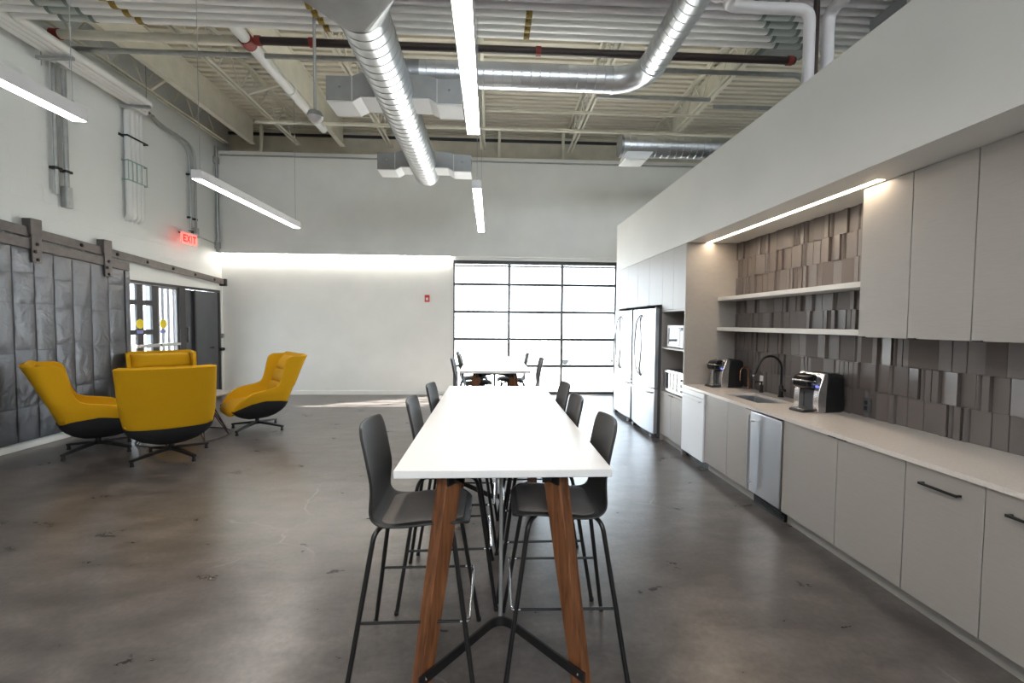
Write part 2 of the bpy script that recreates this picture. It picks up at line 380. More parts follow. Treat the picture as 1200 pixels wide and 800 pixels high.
# lit reveal strip and latch bracket near the corner
b = thing('latch_bracket', 'small black latch bracket on the white wall edge beside the dark door', 'bracket', (XL, 10.24, 1.05))
MB().box(0,.05,-.06,.05,-.035,.035).build('bracket_plate', M['black_metal'], b, bevel=.004); MB().box(.02,.07,.0,.03,-.02,.02).build('latch', M['black_metal'], b, bevel=.003)
b = MB().box(XL+.001,XL+.05,10.24,10.30,1.30,1.40).build('switch_box', M['gray_conduit'], bevel=.006)
tag(b, 'small grey box low in the corner beyond the dark door', 'electrical box')
# exit sign
ex = thing('exit_sign', 'red lit EXIT sign on an arm from the block wall above the entrance', 'exit sign', (XL+.20, 8.98, 3.29))
MB().box(-.20,.06,-.03,.03,.10,.15).build('canopy', M['dark_frame'], ex, bevel=.004)
MB().box(-.035,.035,-.26,.20,.085,.125).build('housing', M['lamp_body'], ex, bevel=.004)
MB().box(-.012,.012,-.25,.19,-.125,.085).build('panel', M['exit_glow'], ex, bevel=.003)
def letters(txt, h, w, gap, st):
    F = {'E': [(0,0,st,1),(0,0,1,st),(0,.5-st/2,.85,.5+st/2),(0,1-st,1,1)], 'I': [(.5-st/2,0,.5+st/2,1)], 'T': [(0,1-st,1,1),(.5-st/2,0,.5+st/2,1)]}
    g = MB(); x = 0
    for c in txt:
        ww = w*.45 if c == 'I' else w
        if c == 'X':
            for q in (((0,0),(1,1)), ((0,1),(1,0))):
                g.bar((0, x+q[0][0]*ww, q[0][1]*h), (0, x+q[1][0]*ww, q[1][1]*h), .008, st*w*1.15, up=(1,0,0)) if False else g.add(
                    [(dx, x+q[e][0]*ww+s*st*w*.6, q[e][1]*h) for dx in (-.004,.004) for e, s in ((0,-1),(0,1),(1,1),(1,-1))],
                    [(0,1,2,3),(7,6,5,4),(0,4,5,1),(1,5,6,2),(2,6,7,3),(3,7,4,0)])
        else:
            for a0, b0, a1, b1 in F[c]: g.box(-.004,.004, x+a0*ww, x+a1*ww, b0*h, b1*h)
        x += ww+gap
    return g, x-gap
g, wd = letters('EXIT', .14, .085, .022, .2)
g.v = [(a+.0145, b-wd/2-.03, c-.09) for a, b, c in g.v]
g.build('lettering', M['exit_letter'], ex, smooth=False)
# strobe
st = thing('fire_alarm_strobe', 'small red fire alarm with white lens on the pale far wall', 'fire alarm', (-1.47, YF, 2.24))
MB().box(-.055,.055,-.05,0,-.08,.08).build('alarm_body', M['red_box'], st, bevel=.008); MB().box(-.025,.03,-.07,-.05,-.045,.015).build('lens', M['outlet'], st, bevel=.006)

# ------------------------------------------------------------------ tin-clad sliding fire door
fd = thing('sliding_fire_door', 'large dark tin-clad sliding fire door hanging on the block wall', 'fire door', (-5.98, 7.62, .0))
FX = 0
def dtop(y): return 2.628 - (y)*.065      # y is negative towards the viewer
g = MB(); g.prism([(-4.4, .11), (0, .11), (0, dtop(0)), (-4.4, dtop(-4.4))], 'x', -.06, -.012); g.build('door_core', M['dark_door'], fd)
g = MB(); random.seed(3)
yb = [-4.4,-4.1,-3.8,-3.5,-3.2,-2.91,-2.63,-2.35,-2.07,-1.79,-1.52,-1.26,-.99,-.70,-.40,-.095]
for a, b in zip(yb, yb[1:]):
    zt = dtop((a+b)/2)-.14; zc = [.11]+[z+random.uniform(-.05,.05) for z in ((.58,1.30,1.85,2.28) if random.random() < .5 else (.75,1.34,1.85))]+[zt]
    for z0, z1 in zip(zc, zc[1:]):
        ex_ = (.007 if z1 == zt else 0); t = random.uniform(0,.006)
        za, zb_ = (z1+ (dtop(a)-dtop((a+b)/2)) if z1 == zt else z1), (z1+(dtop(b)-dtop((a+b)/2)) if z1 == zt else z1)
        n = 7; vs = []; 
        for i in range(n):
            for j in range(n):
                yy = a+.008+(b-a-.016)*j/(n-1); zz_ = z0+.008+((za+(zb_-za)*j/(n-1))-z0-.016)*i/(n-1)
                edge = i in (0,n-1) or j in (0,n-1)
                vs.append((-.002 if edge else .004+t*.5+random.uniform(-.0025,.0045), yy, zz_))
        g.add(vs, [(i*n+j, i*n+j+1, (i+1)*n+j+1, (i+1)*n+j) for i in range(n-1) for j in range(n-1)])
g.build('tin_sheets', M['tin'], fd, smooth=True, angle=80)
g = MB(); g.prism([(-4.4, dtop(-4.4)-.135), (0, dtop(0)-.135), (0, dtop(0)), (-4.4, dtop(-4.4))], 'x', -.014, .014)
g.build('head_strip', M['rail_brown'], fd, bevel=.004)
MB().box(-.014,.012,-.09,0,.11,dtop(0)-.14).build('edge_strip', M['tin'], fd, bevel=.004)
def hanger(y, hgt=.27, dn=.30):
    z = dtop(y); g = MB()
    g.box(.012,.032,y-.065,y+.065,z-dn,z+hgt); g.box(-.08,.0305,y-.075,y+.075,z+.06,z+hgt-.002)
    h = g.build('hanger', M['rail_brown'], fd, bevel=.006)
    for dz, dy in ((-.06,.0),(-.16,-.03),(-.26,.0)): MB().lathe([(.022,0),(.022,.012),(.012,.02)], 8, M=Matrix.Translation((.032, y+dy, z+dz)) @ Matrix.Rotation(PI/2,4,'Y')).build('bolt', M['black_metal'], h)
hanger(-.42); hanger(-1.50); hanger(-3.4)
rl = thing('sliding_door_rail', 'sloping brown steel rail above the tin fire door', 'rail', (-5.99, 10.24, 2.559))
MB().bar((0,0,0),(0,-7.2,.447),.016,.125,up=(0,0,1)).build('track', M['rail_brown'], rl, bevel=.004)
for k in range(12):
    y = -.35-.62*k; z = -y*.0621; g = MB()
    g.lathe([(.028,0),(.028,.014),(.014,.024)], 8, M=Matrix.Translation((.008,y,z)) @ Matrix.Rotation(PI/2,4,'Y')); g.cyl((-.09,y,z),(.0,y,z),.02,8)
    g.build('bolt', M['black_metal'], rl)
MB().box(-.09,.05,-.02,.04,-.09,.07).build('stop_block', M['dark_frame'], rl, bevel=.005)

# ------------------------------------------------------------------ wall pipes on the left
def pipe_thing(name, label, cat, pts, r, m, group=None, rad=.12, n=12):
    o = thing(name, label, cat, pts[0], 0, group); g = MB()
    p0 = Vector(pts[0]); g.tube([p-p0 for p in smoothpath(pts, 6, rad)], r, n); g.build('pipe', m, o, angle=50); return o
def clamp_on(o, at, dx, dy, dz, name='clamp', m='black_metal'):
    p = Vector(at)-o.location
    return MB().box(p.x-dx,p.x+dx,p.y-dy,p.y+dy,p.z-dz,p.z+dz).build(name, M[m], o, bevel=.004)
BZ = 5.25     # height of the ceiling conduit bank
bank = []
for k in range(9):         # conduits crossing the ceiling; the first four turn and run along the block wall
    yk = 5.57 - .125*k
    nm, lb, gp = 'ceiling_conduit', 'white painted conduit in the wide bank crossing the ceiling', 'conduit bank across the ceiling'
    if k < 4:
        xk = XL+.47-.095*k
        pts = [(6.5, yk, BZ), (xk, yk, BZ), (xk, 8.1+.05*k, BZ-.02), (XL+.06, 8.16+.03*k, BZ-.02)] if False else [(6.5, yk, BZ), (xk, yk, BZ), (xk, 8.02-.09*(3-k)+.0, BZ-.02)]
        yy = 7.72+.088*(k)
        pts = [(6.5, yk, BZ), (xk, yk, BZ), (xk, yy, BZ-.02), (XL+.055, yy, BZ-.02), (XL+.055, yy, 3.40), (XL-.04, yy, 3.36)]
    else:
        pts = [(6.5, yk, BZ), (XL+.02, yk, BZ)]
    o = thing(nm, lb if k >= 4 else 'white conduit that crosses the ceiling, runs along the block wall and drops down it', 'conduit', pts[0], 0, gp if k >= 4 else 'conduits turning down the block wall')
    p0 = Vector(pts[0]); g = MB(); g.tube([p-p0 for p in smoothpath(pts, 7, .10)], .055 if k >= 4 else [.055]*1+[.055]*0+[.055 if i < 9 else .042 for i in range(len(smoothpath(pts,7,.10))-1)], 14)
    g.build('pipe', M['wall_pipe' if k < 4 else 'pipe_white'], o, angle=50)
    for xc in (-4.86-.03*k, 3.75-.12*k):
        MB().cyl((xc-.17-6.5,0,0),(xc+.17-6.5,0,0),.0575,14).build('sleeve', M['sleeve'], o)
        for s in (-.17,.17): MB().cyl((xc+s-.022-6.5,0,0),(xc+s+.022-6.5,0,0),.064,14).build('coupling', M['coupling'], o)
    if k < 4:
        for xc in (-4.22+.045*(3-k)-.07, -2.02+.02*(3-k)-.03, .42):
            MB().cyl((xc-.035-6.5,0,0),(xc+.035-6.5,0,0),.063,14).build('coupling', M['yellow_tag'], o)
    bank.append(o)
sp = thing('pipe_strut', 'steel strut under the wall conduits near the ceiling corner', 'pipe support', (XL+.25,6.3,BZ-.09))
MB().box(-.22,.26,-.02,.02,-.022,.022).build('strut', M['gray_conduit'], sp, bevel=.004); MB().cyl((-.16,0,-.1),(-.16,0,.1),.006,6).cyl((.2,0,-.12),(.2,0,.1),.006,6).build('rod', M['gray_conduit'], sp)
sp = thing('pipe_strut', 'steel strut where the wall conduits turn down', 'pipe support', (XL+.25,7.62,BZ-.09))
MB().box(-.22,.26,-.02,.02,-.022,.022).build('strut', M['gray_conduit'], sp, bevel=.004); MB().cyl((.2,0,-.02),(.2,0,.9),.006,6).build('rod', M['gray_conduit'], sp)
sp = thing('pipe_clamp', 'dark strut clamp across the white vertical wall conduits', 'pipe clamp', (XL,7.85,4.72))
MB().box(0,.012,-.24,.26,-.02,.02).build('strut', M['black_metal'], sp); MB().box(.1,.115,-.2,.24,-.012,.012).box(.0,.115,-.2,-.185,-.012,.012).box(.0,.115,.225,.24,-.012,.012).build('strap', M['black_metal'], sp)
sp = thing('pipe_guard', 'pale green wire guard around the vertical wall conduits', 'wire guard', (XL,7.85,4.16))
g = MB()
for dz in (-.16,.16): g.box(.105,.112,-.19,.21,dz-.01,dz+.01)
for dy in (-.19,-.1,-.01,.09,.20): g.box(.105,.112,dy-.008,dy+.008,-.16,.16)
g.box(0,.112,-.2,-.19,-.17,-.15).box(0,.112,.205,.215,-.17,-.15).box(0,.112,-.2,-.19,.15,.17).box(0,.112,.205,.215,.15,.17)
g.build('guard', M['green_wire'], sp)
# pair of conduits ending at a box
for yy, lab in ((6.50,'slim grey wall conduit of the pair nearer the tin door hanger, without a box'), (6.65,'slim grey wall conduit dropping to a small box above the tin door')):
    o = pipe_thing('wall_conduit', lab, 'conduit', [(XL+.05,yy,BZ-.05),(XL+.05,yy,3.55 if yy > 6.6 else 3.42)], .026 if yy < 6.6 else .03, M['gray_conduit'])
    if yy > 6.6:
        MB().box(-.05,.035,-.05,.05,-1.93,-1.63).build('conduit_box', M['gray_conduit'], o, bevel=.012)
    for zz in (-.62,-1.42): MB().box(-.05,.04,-.055,.055,zz-.018,zz+.018).build('clamp', M['black_metal'], o, bevel=.004)
for q, (yy, lab) in enumerate(((9.24,'grey conduit bending down the block wall, nearer the drop pipes'), (9.40,'grey conduit bending down to a box beside the exit sign'))):
    o = pipe_thing('wall_conduit', lab, 'conduit', [(XL+.2-.06*q,8.1,BZ-.02+.05*q),(XL+.05,8.5,BZ-.05+.05*q),(XL+.05,yy,BZ-.12+.08*q),(XL+.05,yy,3.5)], .022, M['gray_conduit'], rad=.3)
    zz = [4.6,3.75]
    for z in zz: clamp_on(o, (XL+.03,yy,z), .035, .04, .018)
    if q: clamp_on(o, (XL+.04,yy,3.48), .04, .05, .1, 'conduit_box', 'gray_conduit')
pipe_thing('wall_conduit', 'thin conduit from the exit sign box to the far corner', 'conduit', [(XL+.02,9.42,3.44),(XL+.02,10.28,3.36)], .012, M['gray_conduit'])
o = pipe_thing('corner_conduit', 'grey conduit climbing the corner of the block wall and far wall', 'conduit', [(XL+.05,10.12,3.2),(XL+.05,10.12,5.5)], .03, M['gray_conduit'])
for z in (3.35,4.72,5.2): clamp_on(o, (XL+.04,10.12,z), .045, .05, .07, 'conduit_fitting', 'gray_conduit')
pipe_thing('wall_conduit', 'thin grey conduit along the top of the far wall', 'conduit', [(XL+.1,YF-.155,5.34),(6.5,YF-.155,5.34)], .018, M['gray_conduit'])

# ------------------------------------------------------------------ steel joists and beams
ZJ = 5.6
def joist(x, label, two=True, y0=-4.9, y1=10.2, zt=ZD-.0):
    o = thing('ceiling_joist', label, 'joist', (x, y0, ZJ), 0, 'open-web roof joists')
    Ln = y1-y0
    g = MB()
    for s in (-.04,.04): g.box(s-.022,s+.022,0,Ln,0,.007).box(s-.003+(.019 if s < 0 else -.019),s+.003+(.019 if s < 0 else -.019),0,Ln,0,.045)
    g.build('bottom_chord', M['cream_steel'], o, smooth=False)
    g = MB()
    for s in (-.04,.04): g.box(s-.022,s+.022,0,Ln+.3,.53,.538).box(s-.003+(.019 if s < 0 else -.019),s+.003+(.019 if s < 0 else -.019),0,Ln+.3,.49,.53)
    g.build('top_chord', M['cream_steel'], o, smooth=False)
    g = MB(); y = .3; pts = []
    k = 0
    while y < Ln-.1: pts.append((0, y, .02 if k % 2 else .515)); y += .32; k += 1
    for a, b in zip(pts, pts[1:]): g.cyl(a, b, .011, 6)
    g.build('web', M['cream_steel'], o)
joist(-5.86, 'cream open-web joist hugging the block wall')
joist(-4.28, 'cream open-web joist between the two deep cream beams')
joist(-2.26, 'cream open-web joist above the hanging sensor')
joist(-.20, 'cream open-web joist directly above the centre pendant lights')
joist(1.78, 'cream open-web joist crossing above the elbow of the silver duct')
joist(3.75, 'cream open-web joist beside the beam over the kitchen bulkhead')
def beam(x, z0, z1, label, y0=-4.9, y1=10.2):
    o = thing('ceiling_beam', label, 'beam', (x, y0, z0), 0, 'deep cream roof beams'); h = z1-z0; Ln = y1-y0
    MB().box(-.012,.012,0,Ln,.02,h-.02).build('web_plate', M['cream_steel'], o, smooth=False)
    MB().box(-.05,.05,0,Ln,0,.02).build('bottom_flange', M['cream_steel'], o, smooth=False)
    MB().box(-.05,.05,0,Ln,h-.02,h).build('top_flange', M['cream_steel'], o, smooth=False)
beam(-5.29, ZJ, ZD-.01, 'deep cream steel beam nearest the block wall')
beam(-3.33, ZJ, ZD-.01, 'deep cream steel beam beside the white sprinkler main')
beam(3.92, 5.72, ZD-.01, 'deep cream steel beam over the kitchen bulkhead', y1=9.6)
for x, lab in ((-5.18,'short cream wall brace above the far wall near the block wall'), (.18,'short cream wall brace just beyond the centre pendant'), (1.66,'short cream wall brace beside the sloping joist end')):
    tag(MB().box(x-.03,x+.03,YF+.02,YF+.08,5.44,6.12).box(x-.03,x+.03,YF-.02,YF+.02,5.44,5.45).build('wall_brace', M['cream_steel'], smooth=False), lab, 'brace')
for (a, b, lab) in (((-5.86,8.0,5.63),(-5.3,8.0,6.0),'cream diagonal strut between the block wall joist and deep beam'), ((-4.28,8.05,5.63),(-3.4,8.1,5.95),'cream diagonal strut between joist and sprinkler main')):
    o = MB(); o.bar(a, b, .05, .05); tag(o.build('bridging_strut', M['cream_steel'], smooth=False), lab, 'strut')

# ------------------------------------------------------------------ pipes under the roof
SZ = 5.40
o = pipe_thing('sprinkler_pipe', 'cream sprinkler pipe from the block wall to the red elbow', 'pipe', [(XL+.35,6.18,SZ),(-3.30,6.18,SZ)], .055, M['cream_steel'])
MB().cyl((.0,0,0),(.1,0,0),.066,14).build('fitting', M['red_fitting'], o)
o = pipe_thing('sprinkler_pipe', 'black sprinkler pipe with red couplings crossing the ceiling', 'pipe', [(-3.12,6.16,SZ),(4.25,6.16,SZ)], .05, M['black_pipe'])
for x in (.02,.72,3.75,7.3): MB().cyl((x-.035,0,0),(x+.035,0,0),.062,14).build('coupling', M['red_fitting'], o)
o = pipe_thing('sprinkler_main', 'thick white sprinkler main running beside the deep beam', 'pipe', [(-3.25,-4.8,SZ),(-3.25,8.85,SZ)], .075, M['wall_pipe'])
MB().cyl((0,10.90,0),(0,11.06,0),.09,14).build('fitting', M['red_fitting'], o); MB().cyl((0,12.2,0),(0,12.26,0),.095,14).build('flange', M['wall_pipe'], o)
pipe_thing('ceiling_pipe', 'slim grey conduit crossing just beyond the black sprinkler pipe', 'pipe', [(XL+.3,6.5,SZ),(4.6,6.5,SZ),(4.75,6.5,5.0)], .034, M['gray_conduit'])
pipe_thing('ceiling_pipe', 'thin cream branch pipe low in front of the far wall', 'pipe', [(-4.4,8.6,SZ),(6,8.6,SZ)], .03, M['cream_steel'])
pipe_thing('ceiling_pipe', 'thin cream branch pipe above the far wall with small sprinkler heads', 'pipe', [(-.1,7.9,SZ+.02),(6,7.9,SZ+.02)], .022, M['cream_steel'])
pipe_thing('ceiling_pipe', 'short grey conduit hung from the joist beyond the duct elbow', 'pipe', [(1.70,7.28,SZ),(3.6,7.28,SZ)], .034, M['gray_conduit'])
pipe_thing('ceiling_pipe', 'short grey conduit reaching behind the kitchen bulkhead', 'pipe', [(3.78,7.5,SZ),(5.6,7.5,SZ)], .034, M['gray_conduit'])
pipe_thing('drop_pipe', 'white pipe crossing then dropping behind the kitchen bulkhead', 'pipe', [(2.42,3.9,5.0),(2.42,4.62,5.0),(3.34,4.62,5.0),(3.34,4.62,0)], .055, M['pipe_white'])
pipe_thing('drop_pipe', 'white pipe standing upright behind the bulkhead, beyond the dark pipe', 'pipe', [(3.62,4.2,5.05),(3.62,4.72,5.05),(3.62,4.72,0)], .062, M['pipe_white'])
pipe_thing('drop_pipe', 'slim dark pipe standing between two white drop pipes', 'pipe', [(3.50,4.74,6.0),(3.50,4.74,0)], .03, M['black_pipe'])
for q in range(2): pipe_thing('ceiling_pipe', ('white pipe stub over the kitchen next to the silver duct','white pipe stub over the kitchen, farther from the silver duct')[q], 'pipe', [(2.10+.14*q,2.2,4.96),(2.10+.14*q,4.75-.3*q,4.96)], .06, M['pipe_white'])
o = thing('junction_box', 'flat grey junction box tucked under the deck beside the bulkhead', 'junction box', (4.15,6.25,5.62))
MB().box(-.35,.35,-.16,.16,-.06,.06).build('box_body', M['coupling'], o, bevel=.006); MB().cyl((-.25,0,.06),(-.25,0,.53),.006,6).build('hanger_rod', M['gray_conduit'], o); MB().cyl((.25,0,.06),(.25,0,.53),.006,6).build('hanger_rod', M['gray_conduit'], o); MB().box(-.3,.3,-.12,.12,-.068,-.06).build('cover', M['gray_conduit'], o, bevel=.003)
o = thing('rectangular_duct', 'dark grey rectangular duct end above the bulkhead corner', 'duct', (5.1,4.75,4.93))
MB().box(-.75,1.2,-.2,.2,-.16,.2).build('duct_body', M['galv_dull'], o, bevel=.006); MB().cyl((-.6,.1,.2),(-.6,.1,1.22),.006,6).build('hanger_rod', M['gray_conduit'], o); MB().cyl((.6,.1,.2),(.6,.1,1.22),.006,6).build('hanger_rod', M['gray_conduit'], o); MB().box(-.79,-.75,-.23,.23,-.19,.23).build('flange', M['galv_dull'], o, bevel=.004)

# ------------------------------------------------------------------ spiral ducts
def spiral(pts, r, pitch=.115, n=28):
    """round duct along a polyline with raised seams"""
    P = []; R_ = []
    pts = [Vector(p) for p in pts]
    for a, b in zip(pts, pts[1:]):
        d = (b-a).length; k = max(1, int(round(d/pitch)))
        for i in range(k):
            t0 = i/k; e = .006/d; ee = .004/d
            for dt, dr in ((0,0),(1/k-e-ee,0),(1/k-e,.0045),(1/k-ee,.0045)):
                P.append(a+(b-a)*(t0+dt)); R_.append(r+dr)
    P.append(pts[-1]); R_.append(r)
    return P, R_
DZ = 4.16; DR = .205
du = thing('spiral_duct', 'large silver spiral duct running above the bar table with four box outlets', 'duct', (-1.04, 3.0, DZ))
P, R_ = spiral([(0,.62,0),(-.03,4.45,0)], DR); g = MB(); g.tube(P, R_, 32); g.build('duct_body', M['galv'], du, angle=25)
# square-to-round transition and rectangular trunk
n = 32; hw = .36
tri = MB()
sqc = [(hw,.22,-.205),(hw,.22,.275),(-hw,.22,.275),(-hw,.22,-.205)]
cir = [(DR*math.cos(2*PI*j/n), .64, DR*math.sin(2*PI*j/n)) for j in range(n)]
vs = sqc + cir; fs = []
def ci(j): return 4 + j % n
q = n//4
# corners: 0 -> angles -90..0 , 1 -> 0..90, 2 -> 90..180, 3 -> 180..270
for c, j0 in ((1,0),(2,q),(3,2*q),(0,3*q)):
    for j in range(j0, j0+q): fs.append((c, ci(j), ci(j+1)))
fs += [(0,1,ci(0)),(1,2,ci(q)),(2,3,ci(2*q)),(3,0,ci(3*q))]
tri.add(vs, fs); tri.build('transition', M['galv_dull'], du, smooth=False)
MB().box(-hw,hw,-1.6,.22,-.205,.275).build('trunk', M['galv_dull'], du, smooth=False)
MB().cyl((0,.62,0),(0,.67,0),DR+.008,32).build('collar', M['galv'], du)
MB().cyl((-.03,4.43,0),(-.03,4.47,0),DR+.006,32).build('end_cap', M['galv'], du)
def plenum(y, s):
    """box outlet on the duct side: neck then box, open white grille below"""
    w0, w1, w2, w3 = .12, .36, .45, .72
    prof = [(w0,.17),(w1,.17),(w2,.13),(w3,.13)]
    bm_ = [(w3,-.12),(w2,-.12),(w1,-.07),(w0,-.07)]
    poly = [(s*a, b) for a, b in prof+bm_]
    o = MB().prism(poly, 'y', y, y+.36).build('outlet_box', M['galv_dull'], du, smooth=False)
    g = MB().prism([(s*a, b-.012) for a, b in bm_]+[(s*a, b) for a, b in bm_][::-1], 'y', y+.008, y+.352)
    g.build('grille', M['grille_white'], o, smooth=False)
    MB().box(s*w2-.006,s*w2+.006,y-.004,y,-.12,.13).lathe([(.012,0),(.006,.02)], 8, M=Matrix.Translation((s*.58,y,.02)) @ Matrix.Rotation(PI/2,4,'X')).build('damper_pin', M['galv'], o)
for y in (1.87,3.98):
    for s in (-1,1): plenum(y, s)
# cross duct with elbow
cd = thing('spiral_duct', 'silver spiral duct with an elbow crossing behind the centre pendant', 'duct', (-.9,5.6,4.74))
P, R_ = spiral([(0,0,0),(2.41,0,0)], .15); g = MB(); g.tube(P, R_, 28); g.build('cross_run', M['galv'], cd, angle=25)
el = [(2.41+.38*math.sin(a), -.38+.38*math.cos(a), 0) for a in [PI/2*i/9 for i in range(10)]]
g = MB(); g.tube(el, .153, 28); g.build('elbow', M['galv'], cd, angle=50)
P, R_ = spiral([(2.79,-.38,0),(2.74,-5.2,.0)], .15); g = MB(); g.tube(P, R_, 28); g.build('long_run', M['galv'], cd, angle=25)
g = MB(); g.tube(smoothpath([(0.02,0,0),(-.14,0,0),(-.14,0,-.42)], 8, .15), .153, 24); g.build('drop_elbow', M['galv_dull'], cd, angle=50)
MB().cyl((2.79,-.36,0),(2.79,-.40,0),.16,28).build('collar', M['galv'], cd); MB().cyl((2.39,0,0),(2.43,0,0),.16,28).build('collar', M['galv'], cd)
# short duct over the bulkhead
sd = thing('spiral_duct', 'short silver duct with capped end poking out over the bulkhead', 'duct', (2.13,7.4,4.655))
P, R_ = spiral([(0.03,0,0),(3.2,0,0)], .175); g = MB(); g.tube(P, R_, 28); g.build('duct_body', M['galv'], sd, angle=25)
MB().cyl((0,0,0),(.04,0,0),.182,28).build('end_cap', M['galv_dull'], sd)
MB().prism([(.04,-.27),(.42,-.27),(.52,-.15),(.08,-.15)], 'y', -.19, .19).build('outlet_box', M['grille_white'], sd, bevel=.004)
MB().box(.07,.40,-.16,.16,-.278,-.27).build('grille', M['outlet'], sd)

# sensor on a rod
se = thing('ceiling_sensor', 'round grey sensor hanging on a long thin rod from the roof', 'sensor', (-2.08,5.4,4.06))
MB().cyl((0,0,.06),(0,0,2.05),.017,10).build('rod', M['gray_conduit'], se)
MB().lathe([(.02,.1),(.075,.085),(.09,.05),(.09,.03)], 24).build('mount', M['gray_conduit'], se)
MB().lathe([(.085,.03),(.075,-.005),(.045,-.035),(.012,-.048)], 24).build('dome', M['lamp_body'], se)

# ------------------------------------------------------------------ linear pendants
def pendant(x, y0, y1, label, z=3.245):
    o = thing('linear_pendant', label, 'pendant light', (x, y0, z), 0, 'long linear pendant lights'); Ln = y1-y0
    g = MB().prism([(-.055,.0),(-.055,.10),(.055,.10),(.055,.0),(.049,.0),(.049,.012),(-.049,.012),(-.049,.0)], 'y', 0, Ln)
    g.box(-.055,.055,-.006,0,0,.10).box(-.055,.055,Ln,Ln+.006,0,.10)
    g.build('housing', M['lamp_body'], o, smooth=False)
    MB().box(-.0485,.0485,.004,Ln-.004,.0,.011).build('diffuser', M['lamp_glow'], o, smooth=False)
    for yy in (.06, Ln-.06): MB().cyl((0,yy,.1),(0,yy,2.07 if x < -1 else 2.35),.003,6).lathe([(.012,.10),(.012,.13),(.004,.14)], 10, M=Matrix.Translation((0,yy,0))).build('cable', M['cable'], o)
    return o
pendant(-.15, 1.28, 3.74, 'nearest glowing linear pendant directly above the near bar table')
pendant(-.17, 5.22, 7.68, 'small-looking linear pendant hanging above the far bar table')
pendant(-3.25, 1.28, 3.71, 'linear pendant cut off by the frame beside the block wall')
pendant(-3.25, 5.09, 7.62, 'linear pendant hanging over the yellow lounge chairs')
for x in (-3.25,-.15): pendant(x, -2.7, -.3, 'unseen linear pendant added for light behind the viewer, entrance side' if x < -1 else 'unseen linear pendant added for light behind the viewer, kitchen side')  # unseen extra pair, added to brighten the room from behind

# ------------------------------------------------------------------ bar tables
def bar_table(label, loc):
    o = thing('bar_table', label, 'table', loc, 0, 'white bar-height tables'); W, Ln, H = .92, 2.46, 1.067
    MB().box(-W/2,W/2,0,Ln,H-.035,H).build('tabletop', M['table_top'], o, bevel=.004)
    for e in (0,1):
        def Y(d): return d if e == 0 else Ln-d
        sy = 1 if e == 0 else -1
        for s in (-1,1):
            # splayed leg with a rotated rectangular section
            top = Vector((s*.235, Y(.16), H-.04)); bot = Vector((s*.368, Y(.10), 0)); ang = -s*sy*math.radians(45)
            ring = lambda c, w, d: [(c.x+a*math.cos(ang)-b*math.sin(ang), c.y+a*math.sin(ang)+b*math.cos(ang), c.z) for a, b in ((-w,-d),(w,-d),(w,d),(-w,d))]
            MB().loft([ring(bot,.035,.031), ring(top,.046,.036)]).build('leg', M['walnut'], o, bevel=.004)
            b = MB(); b.box(s*.235-.062,s*.235+.062,Y(.16)-.052,Y(.16)+.052,H-.041,H-.034)
            b.prism([(s*.235-.06,H-.035),(s*.235+.06,H-.035),(s*.235+s*.045,H-.075),(s*.235-s*.06,H-.10)] , 'y', Y(.118)-.003, Y(.118)+.003)
            b.build('leg_bracket', M['black_metal'], o)
        for z, hh, nm in ((.135,.045,'foot_brace'), (H-.072,.055,'top_brace')):
            k = 0 if z < .5 else 1
            a = (-.358+.115*k, Y(.022+.06*k), z); c = (0, Y(.445+.055*k), z); d = (.358-.115*k, Y(.022+.06*k), z)
            pa = smoothpath([a, c, d], 8, .10)
            g = MB(); 
            L_ = []; 
            for i, p in enumerate(pa):
                t = (pa[min(i+1,len(pa)-1)]-pa[max(i-1,0)]).normalized(); nrm = Vector((-t.y,t.x,0))
                L_.append([p+nrm*.005+Vector((0,0,-hh/2)), p+nrm*.005+Vector((0,0,hh/2)), p-nrm*.005+Vector((0,0,hh/2)), p-nrm*.005+Vector((0,0,-hh/2))])
            g.loft(L_); br = g.build(nm, M['black_metal'], o, angle=50)
            if z < .5:
                for s in (-1,1): MB().lathe([(.007,0),(.005,.006)], 8, M=Matrix.Translation((s*.335-s*.004,Y(.045),z)) @ Matrix.Rotation(s*sy*math.radians(50),4,'Z') @ Matrix.Rotation(sy*PI/2,4,'X')).build('bolt', M['chrome'], br)
        MB().cyl((0,Y(.425),.12),(0,Y(.425),H-.035),.010,14).build('support_post', M['gray_conduit'], o)
    MB().box(-.03,.03,.3,Ln-.3,H-.085,H-.036).build('under_beam', M['black_metal'], o)
    return o
bar_table('long white bar table with walnut legs nearest the viewer', (.06,1.82,0))
bar_table('white bar table farther off, in front of the glazed door', (.06,5.66,0))

